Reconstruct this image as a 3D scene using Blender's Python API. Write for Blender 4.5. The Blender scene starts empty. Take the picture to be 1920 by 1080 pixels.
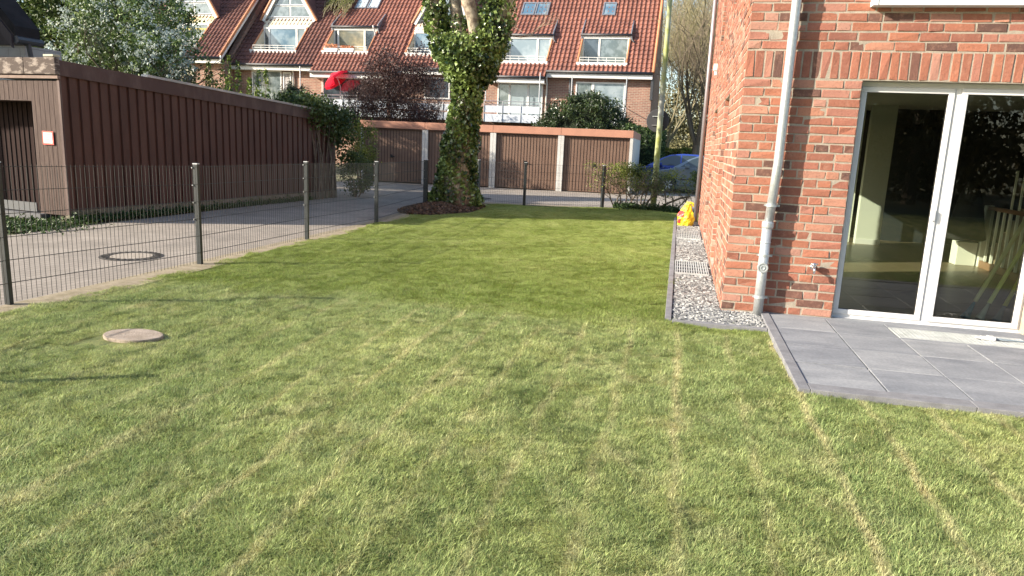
import bpy, bmesh, math, random
import numpy as np
from mathutils import Vector, Matrix

# ------------------------------------------------------------------ camera, light, exposure
scene = bpy.context.scene
random.seed(7)
RNG = np.random.default_rng(7)
YAW, PITCH, ROLL = 0.217479, 0.197607, 0.0433172
cam_data = bpy.data.cameras.new("camera")
cam = bpy.data.objects.new("camera", cam_data)
scene.collection.objects.link(cam)
_f = Vector((-math.sin(YAW) * math.cos(PITCH), math.cos(YAW) * math.cos(PITCH), -math.sin(PITCH)))
_r = Vector((math.cos(YAW), math.sin(YAW), 0))
_u = _r.cross(_f)
_r2 = _r * math.cos(ROLL) + _u * math.sin(ROLL)
_u2 = -_r * math.sin(ROLL) + _u * math.cos(ROLL)
cam.matrix_world = Matrix(((_r2.x, _u2.x, -_f.x, 0), (_r2.y, _u2.y, -_f.y, 0), (_r2.z, _u2.z, -_f.z, 1.57), (0, 0, 0, 1)))
cam_data.sensor_width = 36
cam_data.lens = 1350.35 / 1920 * 36
cam_data.clip_start = 0.05
cam_data.clip_end = 2000
scene.camera = cam

SUN_EL = math.radians(24)
SUN_AZ = Vector((-0.883, -0.469, 0)).normalized()     # horizontal direction towards the sun
world = bpy.data.worlds.new("World")
scene.world = world
world.use_nodes = True
wn = world.node_tree
wn.nodes.clear()
sky = wn.nodes.new("ShaderNodeTexSky")
sky.sky_type = 'NISHITA'
sky.sun_disc = False
sky.sun_elevation = SUN_EL
sky.sun_rotation = math.atan2(SUN_AZ.x, SUN_AZ.y) % (2 * math.pi)
sky.air_density = 1.0
sky.dust_density = 1.2
bg = wn.nodes.new("ShaderNodeBackground")
bg.inputs['Strength'].default_value = 0.13
wo = wn.nodes.new("ShaderNodeOutputWorld")
wn.links.new(sky.outputs[0], bg.inputs[0])
wn.links.new(bg.outputs[0], wo.inputs[0])
sun_d = bpy.data.lights.new("sun", 'SUN')
sun_d.energy = 5.0
sun_d.angle = math.radians(0.5)
sun_d.color = (1.0, 0.90, 0.76)
sun = bpy.data.objects.new("sun", sun_d)
scene.collection.objects.link(sun)
to_sun = (SUN_AZ * math.cos(SUN_EL) + Vector((0, 0, math.sin(SUN_EL))))
sun.rotation_euler = (-to_sun).to_track_quat('-Z', 'Y').to_euler()
scene.view_settings.view_transform = 'Standard'
scene.view_settings.look = 'None'
scene.view_settings.exposure = 1.1
scene.view_settings.gamma = 1
scene.render.engine = 'CYCLES'
scene.cycles.max_bounces = 8
scene.cycles.transparent_max_bounces = 16

# ------------------------------------------------------------------ materials
def _node(nt, t, **kw):
    n = nt.nodes.new(t)
    for k, v in kw.items():
        setattr(n, k, v)
    return n

def _mixc(nt, a, b, fac, mode='MIX'):
    m = _node(nt, "ShaderNodeMix", data_type='RGBA', blend_type=mode)
    for sock, val in ((m.inputs[6], a), (m.inputs[7], b), (m.inputs[0], fac)):
        if hasattr(val, 'is_output') or isinstance(val, bpy.types.NodeSocket):
            nt.links.new(val, sock)
        elif isinstance(val, (int, float)):
            sock.default_value = val
        else:
            sock.default_value = (*val, 1)
    return m.outputs[2]

def _noise(nt, scale, detail=4, rough=.6, vec=None, stretch=None):
    n = _node(nt, "ShaderNodeTexNoise")
    n.inputs['Scale'].default_value = scale
    n.inputs['Detail'].default_value = detail
    n.inputs['Roughness'].default_value = rough
    if vec is None:
        vec = _node(nt, "ShaderNodeNewGeometry").outputs['Position']
    if stretch:
        mp = _node(nt, "ShaderNodeMapping")
        mp.inputs['Scale'].default_value = stretch
        nt.links.new(vec, mp.inputs[0])
        vec = mp.outputs[0]
    nt.links.new(vec, n.inputs['Vector'])
    return n.outputs[0]

def _ramp(nt, val, lo, hi, a=0.0, b=1.0):
    m = _node(nt, "ShaderNodeMapRange")
    nt.links.new(val, m.inputs[0])
    m.inputs[1].default_value = lo
    m.inputs[2].default_value = hi
    m.inputs[3].default_value = a
    m.inputs[4].default_value = b
    return m.outputs[0]

def _math(nt, op, a, b=None):
    m = _node(nt, "ShaderNodeMath", operation=op)
    for i, v in enumerate((a, b)):
        if v is None:
            continue
        if isinstance(v, (int, float)):
            m.inputs[i].default_value = v
        else:
            nt.links.new(v, m.inputs[i])
    return m.outputs[0]

def mat(name, col, col2=None, rough=.65, metal=0., spec=.5, nscale=4., lo=.35, hi=.65, attr=False, bump=None,
        trans=0., stretch=None, fine=None, coat=0.):
    """col/col2 mixed by noise (or by the 'rnd' attribute), optional fine grain and bump"""
    m = bpy.data.materials.new(name)
    m.use_nodes = True
    nt = m.node_tree
    b = nt.nodes['Principled BSDF']
    b.inputs['Roughness'].default_value = rough
    b.inputs['Metallic'].default_value = metal
    b.inputs['Specular IOR Level'].default_value = spec
    b.inputs['Coat Weight'].default_value = coat
    out = None
    if col2 is not None:
        if attr:
            a = _node(nt, "ShaderNodeAttribute", attribute_name='rnd')
            fac = a.outputs['Fac']
        else:
            fac = _ramp(nt, _noise(nt, nscale, stretch=stretch), lo, hi)
        out = _mixc(nt, col, col2, fac)
    if fine:
        f = _ramp(nt, _noise(nt, fine[0], 3), .25, .75, 1 - fine[1], 1 + fine[1])
        g = _node(nt, "ShaderNodeCombineXYZ")
        for i in range(3):
            nt.links.new(f, g.inputs[i])
        out = _mixc(nt, out if out is not None else col, g.outputs[0], 1.0, 'MULTIPLY')
    if out is None:
        b.inputs['Base Color'].default_value = (*col, 1)
    else:
        nt.links.new(out, b.inputs['Base Color'])
    if bump:
        bp = _node(nt, "ShaderNodeBump")
        bp.inputs['Strength'].default_value = bump[1]
        bp.inputs['Distance'].default_value = bump[2] if len(bump) > 2 else .01
        nt.links.new(_noise(nt, bump[0], 4, stretch=stretch), bp.inputs['Height'])
        nt.links.new(bp.outputs[0], b.inputs['Normal'])
    if trans > 0:
        tr = _node(nt, "ShaderNodeBsdfTranslucent")
        if out is None:
            tr.inputs[0].default_value = (*col, 1)
        else:
            nt.links.new(out, tr.inputs[0])
        mx = _node(nt, "ShaderNodeMixShader")
        mx.inputs[0].default_value = trans
        nt.links.new(b.outputs[0], mx.inputs[1])
        nt.links.new(tr.outputs[0], mx.inputs[2])
        nt.links.new(mx.outputs[0], nt.nodes['Material Output'].inputs[0])
    return m

def glass_mat(name, tint, refl=.12, rough=.0):
    m = bpy.data.materials.new(name)
    m.use_nodes = True
    nt = m.node_tree
    nt.nodes.remove(nt.nodes['Principled BSDF'])
    t = _node(nt, "ShaderNodeBsdfTransparent")
    t.inputs[0].default_value = (*tint, 1)
    g = _node(nt, "ShaderNodeBsdfGlossy")
    g.inputs['Roughness'].default_value = rough
    fr = _node(nt, "ShaderNodeFresnel")
    fr.inputs[0].default_value = 1.5
    fac = _ramp(nt, fr.outputs[0], 0.0, 1.0, refl, 1.0)
    mx = _node(nt, "ShaderNodeMixShader")
    nt.links.new(fac, mx.inputs[0])
    nt.links.new(t.outputs[0], mx.inputs[1])
    nt.links.new(g.outputs[0], mx.inputs[2])
    nt.links.new(mx.outputs[0], nt.nodes['Material Output'].inputs[0])
    return m

def brick_tex_mat(name, c1, c2, mortar, bw, bh, msize=.012, axis='XZ', bump=.4, rough=.85, rowoff=.5, freq=2):
    m = bpy.data.materials.new(name)
    m.use_nodes = True
    nt = m.node_tree
    b = nt.nodes['Principled BSDF']
    b.inputs['Roughness'].default_value = rough
    pos = _node(nt, "ShaderNodeNewGeometry").outputs['Position']
    s = _node(nt, "ShaderNodeSeparateXYZ")
    nt.links.new(pos, s.inputs[0])
    c = _node(nt, "ShaderNodeCombineXYZ")
    if axis == 'XZ':
        u = _math(nt, 'ADD', s.outputs[0], s.outputs[1])
        nt.links.new(u, c.inputs[0]); nt.links.new(s.outputs[2], c.inputs[1])
    else:
        nt.links.new(s.outputs[1], c.inputs[0]); nt.links.new(s.outputs[0], c.inputs[1])
    t = _node(nt, "ShaderNodeTexBrick")
    t.offset = rowoff
    t.offset_frequency = freq
    nt.links.new(c.outputs[0], t.inputs['Vector'])
    t.inputs['Scale'].default_value = 1
    t.inputs['Brick Width'].default_value = bw
    t.inputs['Row Height'].default_value = bh
    t.inputs['Mortar Size'].default_value = msize
    t.inputs['Mortar Smooth'].default_value = .3
    t.inputs['Color1'].default_value = (*c1, 1)
    t.inputs['Color2'].default_value = (*c2, 1)
    t.inputs['Mortar'].default_value = (*mortar, 1)
    f = _ramp(nt, _noise(nt, 1.3, 5), .3, .7, .8, 1.2)
    g = _node(nt, "ShaderNodeCombineXYZ")
    for i in range(3):
        nt.links.new(f, g.inputs[i])
    nt.links.new(_mixc(nt, t.outputs[0], g.outputs[0], 1.0, 'MULTIPLY'), b.inputs['Base Color'])
    bp = _node(nt, "ShaderNodeBump")
    bp.inputs['Strength'].default_value = bump
    bp.inputs['Distance'].default_value = .01
    bp.invert = True
    nt.links.new(t.outputs[1], bp.inputs['Height'])
    nt.links.new(bp.outputs[0], b.inputs['Normal'])
    return m

# ------------------------------------------------------------------ mesh tools
class MB:
    def __init__(s):
        s.v = []; s.f = []; s.mi = []; s.n = 0
    def add(s, vs, fs, mi=0):
        s.v.extend([tuple(map(float, p)) for p in vs])
        s.f.extend([tuple(i + s.n for i in f) for f in fs])
        s.mi.extend([mi] * len(fs))
        s.n += len(vs)
        return s
    def box(s, x0, x1, y0, y1, z0, z1, mi=0):
        x0, x1 = min(x0, x1), max(x0, x1); y0, y1 = min(y0, y1), max(y0, y1); z0, z1 = min(z0, z1), max(z0, z1)
        return s.add([(x0, y0, z0), (x1, y0, z0), (x1, y1, z0), (x0, y1, z0), (x0, y0, z1), (x1, y0, z1), (x1, y1, z1), (x0, y1, z1)],
                     [(0, 3, 2, 1), (4, 5, 6, 7), (0, 1, 5, 4), (1, 2, 6, 5), (2, 3, 7, 6), (3, 0, 4, 7)], mi)
    def obox(s, o, ux, uy, uz, mi=0):
        """box from corner o with three edge vectors"""
        o, ux, uy, uz = map(Vector, (o, ux, uy, uz))
        if ux.cross(uy).dot(uz) < 0:
            ux, uy = uy, ux
        p = [o, o + ux, o + ux + uy, o + uy]
        p += [q + uz for q in p]
        return s.add(p, [(0, 3, 2, 1), (4, 5, 6, 7), (0, 1, 5, 4), (1, 2, 6, 5), (2, 3, 7, 6), (3, 0, 4, 7)], mi)
    def prism(s, poly, axis, a, b, mi=0):
        """polygon in the plane across axis, extruded from a to b. axis X: (y,z), Y: (x,z), Z: (x,y)"""
        def P(q, t):
            return {'X': (t, q[0], q[1]), 'Y': (q[0], t, q[1]), 'Z': (q[0], q[1], t)}[axis]
        n = len(poly)
        vs = [P(q, a) for q in poly] + [P(q, b) for q in poly]
        fs = [tuple(range(n))[::-1], tuple(range(n, 2 * n))] + [(i, (i + 1) % n, n + (i + 1) % n, n + i) for i in range(n)]
        return s.add(vs, fs, mi)
    def tube(s, pts, rad, seg=8, mi=0, caps=True):
        pts = [Vector(p) for p in pts]
        if not hasattr(rad, '__len__'):
            rad = [rad] * len(pts)
        vs = []; up = None
        for i, p in enumerate(pts):
            t = (pts[min(i + 1, len(pts) - 1)] - pts[max(i - 1, 0)]).normalized()
            if up is None:
                up = t.orthogonal().normalized()
            up = (up - t * up.dot(t))
            up = up.normalized() if up.length > 1e-6 else t.orthogonal().normalized()
            w = t.cross(up)
            for k in range(seg):
                a = 2 * math.pi * k / seg
                vs.append(p + (up * math.cos(a) + w * math.sin(a)) * rad[i])
        fs = []
        for i in range(len(pts) - 1):
            for k in range(seg):
                a = i * seg + k; b = i * seg + (k + 1) % seg
                fs.append((a, b, b + seg, a + seg))
        if caps:
            fs.append(tuple(range(seg))[::-1])
            fs.append(tuple(range((len(pts) - 1) * seg, len(pts) * seg)))
        return s.add(vs, fs, mi)
    def lathe(s, prof, c=(0, 0, 0), axis='Z', seg=24, mi=0):
        vs = []
        for r, h in prof:
            for k in range(seg):
                a = 2 * math.pi * k / seg
                x, y = r * math.cos(a), r * math.sin(a)
                q = {'Z': (x, y, h), 'Y': (x, h, y), 'X': (h, x, y)}[axis]
                vs.append((q[0] + c[0], q[1] + c[1], q[2] + c[2]))
        fs = []
        for i in range(len(prof) - 1):
            for k in range(seg):
                a = i * seg + k; b = i * seg + (k + 1) % seg
                fs.append((a, b, b + seg, a + seg))
        fs.append(tuple(range(seg))[::-1])
        fs.append(tuple(range((len(prof) - 1) * seg, len(prof) * seg)))
        return s.add(vs, fs, mi)
    def mesh(s, name):
        me = bpy.data.meshes.new(name)
        me.from_pydata(s.v, [], s.f)
        me.polygons.foreach_set('material_index', s.mi)
        me.update()
        return me

def np_mesh(name, verts, quads, rnd=None, uvw=None):
    me = bpy.data.meshes.new(name)
    verts = np.asarray(verts, dtype=np.float32); quads = np.asarray(quads, dtype=np.int32)
    k = quads.shape[1]
    me.vertices.add(len(verts)); me.vertices.foreach_set('co', verts.ravel())
    me.loops.add(quads.size); me.loops.foreach_set('vertex_index', quads.ravel())
    me.polygons.add(len(quads))
    me.polygons.foreach_set('loop_start', np.arange(0, quads.size, k, dtype=np.int32))
    me.update(calc_edges=True)
    me.shade_flat()
    if rnd is not None:
        a = me.attributes.new('rnd', 'FLOAT', 'POINT')
        a.data.foreach_set('value', np.asarray(rnd, dtype=np.float32))
    return me

ROOTLOC = {}
def thing(name, label, cat, loc=(0, 0, 0), group=None):
    o = bpy.data.objects.new(name, None)
    scene.collection.objects.link(o)
    o.location = loc
    o.empty_display_size = .1
    ROOTLOC[o] = Vector(loc)
    o['label'] = label; o['category'] = cat
    if group:
        o['group'] = group
    return o

def part(name, mb, ms, parent=None, label=None, smooth=False, bevel=0., local=False):
    me = mb if isinstance(mb, bpy.types.Mesh) else mb.mesh(name)
    o = bpy.data.objects.new(name, me)
    scene.collection.objects.link(o)
    for m in (ms if isinstance(ms, (list, tuple)) else [ms]):
        me.materials.append(m)
    if parent is not None:
        o.parent = parent
        loc = ROOTLOC.get(parent, Vector((0, 0, 0)))
        ROOTLOC[o] = loc
        if not local:
            me.transform(Matrix.Translation(-loc))
    if label:
        o['label'] = label
    if smooth:
        me.polygons.foreach_set('use_smooth', [True] * len(me.polygons))
    if bevel:
        b = o.modifiers.new('bevel', 'BEVEL'); b.width = bevel; b.segments = 2; b.limit_method = 'ANGLE'
    return o

def solo(name, mb, ms, label, cat, loc=(0, 0, 0), group=None, smooth=False, bevel=0.):
    o = part(name, mb, ms, None, label, smooth, bevel)
    o.data.transform(Matrix.Translation(-Vector(loc)))
    o.location = loc
    o['category'] = cat
    if group:
        o['group'] = group
    return o

def struct(name, mb, ms, kind='structure', smooth=False, bevel=0.):
    o = part(name, mb, ms, None, None, smooth, bevel)
    o['kind'] = kind
    return o

def copy_thing(o, parent=None):
    c = o.copy()
    scene.collection.objects.link(c)
    if parent is not None:
        c.parent = parent
    for ch in [x for x in o.children]:
        copy_thing(ch, c)
    return c

# ---------- leaves
def leaves(points, size, flat=0., aspect=.6, jitter=.4, up=0., drop=0.):
    """points (N,3) -> diamond shaped, slightly folded leaf quads"""
    P = np.asarray(points); n = len(P)
    s = size * (1 + jitter * (RNG.random(n) - .5) * 2)
    d = RNG.normal(size=(n, 3)); d[:, 2] = d[:, 2] * (1 - flat) + up - drop
    d /= np.linalg.norm(d, axis=1)[:, None] + 1e-9
    q = RNG.normal(size=(n, 3))
    w = np.cross(d, q); w /= np.linalg.norm(w, axis=1)[:, None] + 1e-9
    nn = np.cross(d, w)
    L = d * s[:, None]; Wd = w * (s * aspect * .5)[:, None]; N = nn * (s * .12)[:, None]
    v = np.stack([P - L * .5, P + Wd + N - L * .05, P + L * .5, P - Wd + N - L * .05], axis=1).reshape(-1, 3)
    f = np.arange(4 * n).reshape(n, 4)
    return v, f

def clump_points(n, c, r, clumps=40, cr=.25, shell=.55, bottom=-1.):
    """n points gathered in clumps inside an ellipsoid"""
    c = np.array(c); r = np.array(r)
    d = RNG.normal(size=(clumps, 3)); d /= np.linalg.norm(d, axis=1)[:, None]
    d[:, 2] = np.maximum(d[:, 2], bottom)
    rad = shell + (1 - shell) * RNG.random(clumps) ** .6
    cc = d * rad[:, None]
    idx = RNG.integers(0, clumps, n)
    g = RNG.normal(size=(n, 3)) * cr * .55
    rr = .6 + .8 * RNG.random(clumps)
    p = cc[idx] + g * rr[idx][:, None]
    rnd = np.clip(.5 + .22 * RNG.normal(size=clumps)[idx] + .22 * RNG.normal(size=n), 0, 1)
    return p * r + c, rnd

def leaf_part(name, pts, rnd, size, m, parent, flat=0., aspect=.6, up=0., label=None, drop=0.):
    v, f = leaves(pts, size, flat, aspect, up=up, drop=drop)
    return part(name, np_mesh(name, v, f, np.repeat(rnd, 4)), m, parent, label)

# ---------- bare branches
def branches(base, direction, length, r0, depth, kids=3, spread=.7, upb=.25, shrink=.68, seg=6, wob=.12, rmin=.004):
    """returns MB of a forked bare tree and the list of twig end points"""
    mb = MB(); tips = []
    rr = random.Random(int(abs(base[0] * 100) + abs(base[1] * 37) + length * 10))
    def go(p, d, L, r, k):
        pts = [Vector(p)]; dd = Vector(d).normalized(); n = 4 if k > 1 else 3
        for i in range(n):
            dd = (dd + Vector((rr.gauss(0, wob), rr.gauss(0, wob), rr.gauss(0, wob) + upb * .12))).normalized()
            pts.append(pts[-1] + dd * (L / n))
        r1 = max(r * .6, rmin)
        sg = seg if k == depth else (5 if k > 2 else 3)
        mb.tube(pts, [r + (r1 - r) * i / n for i in range(n + 1)], sg, caps=False)
        if k <= 1:
            tips.append(tuple(pts[-1])); return
        m = kids + (1 if rr.random() < .4 else 0)
        for j in range(m):
            t = .45 + .55 * (j + rr.random() * .6) / m
            q = pts[0].lerp(pts[-1], min(t, 1)) if j < m - 1 else pts[-1]
            if j < m - 1:
                a = min(int(t * n), n - 1); q = pts[a].lerp(pts[a + 1], t * n - a if t < 1 else 1)
            side = Vector((rr.gauss(0, 1), rr.gauss(0, 1), rr.gauss(0, .6)))
            side = (side - dd * side.dot(dd)).normalized()
            nd = (dd + side * spread * (.6 + .7 * rr.random()) + Vector((0, 0, upb))).normalized()
            go(q, nd, L * shrink * (.8 + .4 * rr.random()), r1 * (.85 if j == m - 1 else .65), k - 1)
    go(base, direction, length, r0, depth)
    return mb, tips
# ------------------------------------------------------------------ setting: ground, road, lawn
M_ground = mat("bare_ground", (.10, .12, .05), (.17, .15, .09), .95, nscale=.6, bump=(20, .4, .02))
M_road = brick_tex_mat("road_pavers", (.315, .275, .232), (.275, .24, .20), (.19, .165, .135), .20, .10, .006, 'XY', .25, .9)
M_sand = mat("sand_strip", (.36, .30, .21), (.24, .2, .12), .95, nscale=9, fine=(120, .3), bump=(90, .6, .01))
M_kerb = mat("dark_kerb", (.17, .17, .18), (.24, .24, .25), .85, nscale=8, fine=(150, .2), bump=(120, .4, .004))
M_slab = mat("patio_slab", (.165, .176, .196), (.28, .29, .305), .8, nscale=1.9, lo=.3, hi=.7, fine=(45, .16), bump=(150, .25, .003), stretch=(1, 2.2, 1))
M_slab2 = mat("patio_slab_light", (.20, .21, .225), (.32, .328, .338), .8, nscale=2.4, lo=.3, hi=.7, fine=(45, .16), bump=(150, .25, .003), stretch=(1, 2.2, 1))
M_joint = mat("dark_joint", (.03, .03, .03), rough=.95)
M_galv = mat("galvanised_steel", (.46, .49, .50), (.60, .63, .64), .42, .55, nscale=30, lo=.3, hi=.7)

def sheet(name, poly, z, m):
    mb = MB(); mb.add([(x, y, z) for x, y in poly], [tuple(range(len(poly)))])
    return struct(name, mb, m)
sheet('ground', [(-300, -200), (300, -200), (300, 500), (-300, 500)], -.03, M_ground)
sheet('road', [(-9.65, -12), (-5.35, -12), (-5.35, 12.5), (-5.9, 17.2), (-5.2, 18.55), (-1.9, 19.15), (.6, 19.6), (40, 19.6), (40, 31), (-1.4, 31.0), (-1.5, 25.7), (-11.6, 24.6), (-11.6, 18.0), (-8.9, 18.0)], 0.0, M_road)

def lawn_h(x, y):
    return .02 + .012 * np.sin(x * 2.1 + 1.3 * np.sin(y * .9)) * np.sin(y * 1.7 + .6 * np.sin(x * 1.3)) + .006 * np.sin(x * 5.1 + y * 3.3) + .004 * np.sin(x * 9.3 - y * 7.7)

def in_lawn(x, y, e=0.):
    left = np.where(y < 12.5, -5.27, -5.27 - (y - 12.5) * .11)
    a = (x > left - e) & (y < np.where(x < -3.8, 18.35, 18.3 + (x + 3.8) * .42) + e) & (y > -9)
    right = np.where(y > 17.2, .75, np.where(y > 6.68, -.02, np.where(y > 4.9, .89, 12.)))
    a &= (x < right + e)
    return a

def lawn_colour(nt, blades):
    pos = _node(nt, "ShaderNodeNewGeometry").outputs['Position']
    s = _node(nt, "ShaderNodeSeparateXYZ"); nt.links.new(pos, s.inputs[0])
    X, Y = s.outputs[0], s.outputs[1]
    n1 = _noise(nt, .75, 5, .65)
    n2 = _noise(nt, 3.2, 4, .6, stretch=(1, .6, 1))
    n3 = _noise(nt, 9, 3)
    n4 = _noise(nt, .35, 3)
    green, yel, straw = (.19, .255, .085), (.40, .43, .18), (.55, .49, .30)
    deep = (.10, .15, .045)
    c = _mixc(nt, green, yel, _ramp(nt, n1, .28, .72))
    c = _mixc(nt, c, (.21, .27, .12), _ramp(nt, n4, .5, .62, 0, .35))
    c = _mixc(nt, c, straw, _ramp(nt, n2, .52, .75, 0, .55))
    c = _mixc(nt, c, deep, _ramp(nt, n3, .48, .70, 0, .7))
    # turf rolls: seams every 0.39 m, only on the newer, nearer turf
    wob = _ramp(nt, _noise(nt, 2.0, 5), 0, 1, -.075, .075)
    u = _math(nt, 'DIVIDE', _math(nt, 'SUBTRACT', _math(nt, 'ADD', X, wob), .115), .393)
    fr = _math(nt, 'ABSOLUTE', _math(nt, 'SUBTRACT', _math(nt, 'FRACT', _math(nt, 'ADD', u, .5)), .5))
    near = _ramp(nt, _math(nt, 'ADD', Y, _ramp(nt, _noise(nt, 1.5, 2), 0, 1, -.5, .5)), 6.2, 6.85, 1, 0)
    roll = _node(nt, "ShaderNodeTexWhiteNoise", noise_dimensions='1D')
    nt.links.new(_math(nt, 'FLOOR', _math(nt, 'ADD', u, 0.0)), roll.inputs['W'])
    c = _mixc(nt, c, (.22, .29, .11), _math(nt, 'MULTIPLY', near, _ramp(nt, roll.outputs[0], .3, 1, 0, .4)))
    seam = _math(nt, 'MULTIPLY', _ramp(nt, fr, .01, .115, 1, 0), _ramp(nt, _noise(nt, 1.5, 5, .75, stretch=(2.2, 1.0, 1)), .35, .60, 0.12, .85))
    sl = _node(nt, "ShaderNodeTexWhiteNoise", noise_dimensions='1D')
    nt.links.new(_math(nt, 'FLOOR', _math(nt, 'ADD', u, .5)), sl.inputs['W'])
    seam = _math(nt, 'MULTIPLY', seam, _ramp(nt, sl.outputs[0], 0, 1, .45, 1.0))
    seam = _math(nt, 'MULTIPLY', seam, near)
    seam = _math(nt, 'MULTIPLY', seam, _ramp(nt, X, -3.2, -1.6, .3, 1))
    c = _mixc(nt, c, (.56, .50, .29), seam)
    # the older grass beyond the seam is greener
    far = _math(nt, 'SUBTRACT', 1.0, near)
    c = _mixc(nt, c, (.30, .355, .09), _math(nt, 'MULTIPLY', far, .55))
    c = _mixc(nt, c, (.17, .23, .045), _math(nt, 'MULTIPLY', far, _ramp(nt, n1, .42, .56, .1, .75)))
    c = _mixc(nt, c, (.125, .185, .03), _math(nt, 'MULTIPLY', _math(nt, 'MULTIPLY', far, _ramp(nt, Y, 7.0, 11.5, .6, 0)), _ramp(nt, _noise(nt, 1.1, 4, stretch=(.6, 1.6, 1)), .35, .6, .3, 1)))
    return c, s

def grass_mat(name, blades):
    m = bpy.data.materials.new(name); m.use_nodes = True
    nt = m.node_tree; b = nt.nodes['Principled BSDF']
    b.inputs['Roughness'].default_value = .5
    b.inputs['Specular IOR Level'].default_value = .35
    c, s = lawn_colour(nt, blades)
    if blades:
        a = _node(nt, "ShaderNodeAttribute", attribute_name='rnd')
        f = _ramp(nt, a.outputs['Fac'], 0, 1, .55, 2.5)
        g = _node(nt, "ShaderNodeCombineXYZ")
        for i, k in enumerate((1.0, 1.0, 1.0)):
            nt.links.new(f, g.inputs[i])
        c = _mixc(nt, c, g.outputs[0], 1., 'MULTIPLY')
        a2 = _node(nt, "ShaderNodeAttribute", attribute_name='dry')
        c = _mixc(nt, c, (.5, .42, .2), _math(nt, 'MULTIPLY', a2.outputs['Fac'], .75))
        nt.links.new(c, b.inputs['Base Color'])
        tr = _node(nt, "ShaderNodeBsdfTranslucent"); nt.links.new(c, tr.inputs[0])
        mx = _node(nt, "ShaderNodeMixShader"); mx.inputs[0].default_value = .42
        nt.links.new(b.outputs[0], mx.inputs[1]); nt.links.new(tr.outputs[0], mx.inputs[2])
        nt.links.new(mx.outputs[0], nt.nodes['Material Output'].inputs[0])
    else:
        c = _mixc(nt, c, (.8, .72, .6), 1., 'MULTIPLY')
        nt.links.new(c, b.inputs['Base Color'])
        bp = _node(nt, "ShaderNodeBump"); bp.inputs['Strength'].default_value = .8; bp.inputs['Distance'].default_value = .02
        nt.links.new(_noise(nt, 60, 4), bp.inputs['Height']); nt.links.new(bp.outputs[0], b.inputs['Normal'])
    return m
M_lawn = grass_mat("lawn_soil", False)
M_blade = grass_mat("grass_blades", True)

# lawn sheet (grid with gentle unevenness)
gx = np.arange(-6.2, 12.01, .1); gy = np.arange(-9, 20.01, .1)
GX, GY = np.meshgrid(gx, gy)
V = np.stack([GX, GY, lawn_h(GX, GY) - .012], -1).reshape(-1, 3)
nx = len(gx)
ii, jj = np.meshgrid(np.arange(nx - 1), np.arange(len(gy) - 1))
cx = gx[ii] + .05; cy = gy[jj] + .05
keep = in_lawn(cx, cy)
q = np.stack([jj * nx + ii, jj * nx + ii + 1, (jj + 1) * nx + ii + 1, (jj + 1) * nx + ii], -1)[keep]
used = np.unique(q); remap = -np.ones(len(V), int); remap[used] = np.arange(len(used))
struct('lawn', np_mesh('lawn', V[used], remap[q]), M_lawn, smooth=True)

# grass blades: eight tufted tiles instanced over the lawn
def blade_tile(k, n=2300, half=.155):
    p = (RNG.random((n, 2)) * 2 - 1) * half
    # blades lean in drifts
    ang = RNG.random() * 6.28 + 1.4 * np.sin(p[:, 0] * 18 + k) + 1.4 * np.cos(p[:, 1] * 15 - k) + RNG.normal(size=n) * 1.0
    L = .014 + .018 * RNG.random(n) ** 1.3 + .012 * (RNG.random(n) < .06)
    lean = np.clip(RNG.normal(.95, .4, n), .1, 1.7)
    w = .0008 + .0007 * RNG.random(n)
    dx, dy = np.cos(ang), np.sin(ang)
    px, py = -dy, dx
    z0 = np.zeros(n) - .004
    def ring(t, wf):
        a = lean * t
        h = L * t * np.cos(a * .8); r = L * t * np.sin(a)
        cxx = p[:, 0] + dx * r; cyy = p[:, 1] + dy * r
        return (np.stack([cxx + px * w * wf, cyy + py * w * wf, z0 + h], -1), np.stack([cxx - px * w * wf, cyy - py * w * wf, z0 + h], -1))
    a0, b0 = ring(0, 1); a1, b1 = ring(.55, .85); a2, b2 = ring(1., .15)
    v = np.stack([a0, b0, a1, b1, a2, b2], 1).reshape(-1, 3)
    base = np.arange(n)[:, None] * 6
    f = np.concatenate([base + np.array([0, 1, 3, 2]), base + np.array([2, 3, 5, 4])], 0)
    rnd = np.clip(.42 + .2 * RNG.normal(size=n), 0, 1)
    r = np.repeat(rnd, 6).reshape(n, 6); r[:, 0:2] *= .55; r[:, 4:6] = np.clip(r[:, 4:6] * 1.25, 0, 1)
    me = np_mesh('blade_tile', v, f, r.reshape(-1))
    d = me.attributes.new('dry', 'FLOAT', 'POINT')
    dv = (RNG.random(n) < .2).astype(np.float32) * RNG.random(n).astype(np.float32)
    d.data.foreach_set('value', np.repeat(dv, 6))
    me.materials.append(M_blade)
    return me
tiles_col = bpy.data.collections.new('grass_tiles')
for k in range(8):
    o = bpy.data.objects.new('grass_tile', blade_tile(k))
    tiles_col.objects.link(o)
tx = np.arange(-5.9, 5.0, .18); ty = np.arange(.9, 19.6, .18)
TX, TY = np.meshgrid(tx, ty)
TX = (TX + RNG.uniform(-.05, .05, TX.shape)).ravel(); TY = (TY + RNG.uniform(-.05, .05, TY.shape)).ravel()
k = in_lawn(TX, TY, -.05)
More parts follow.
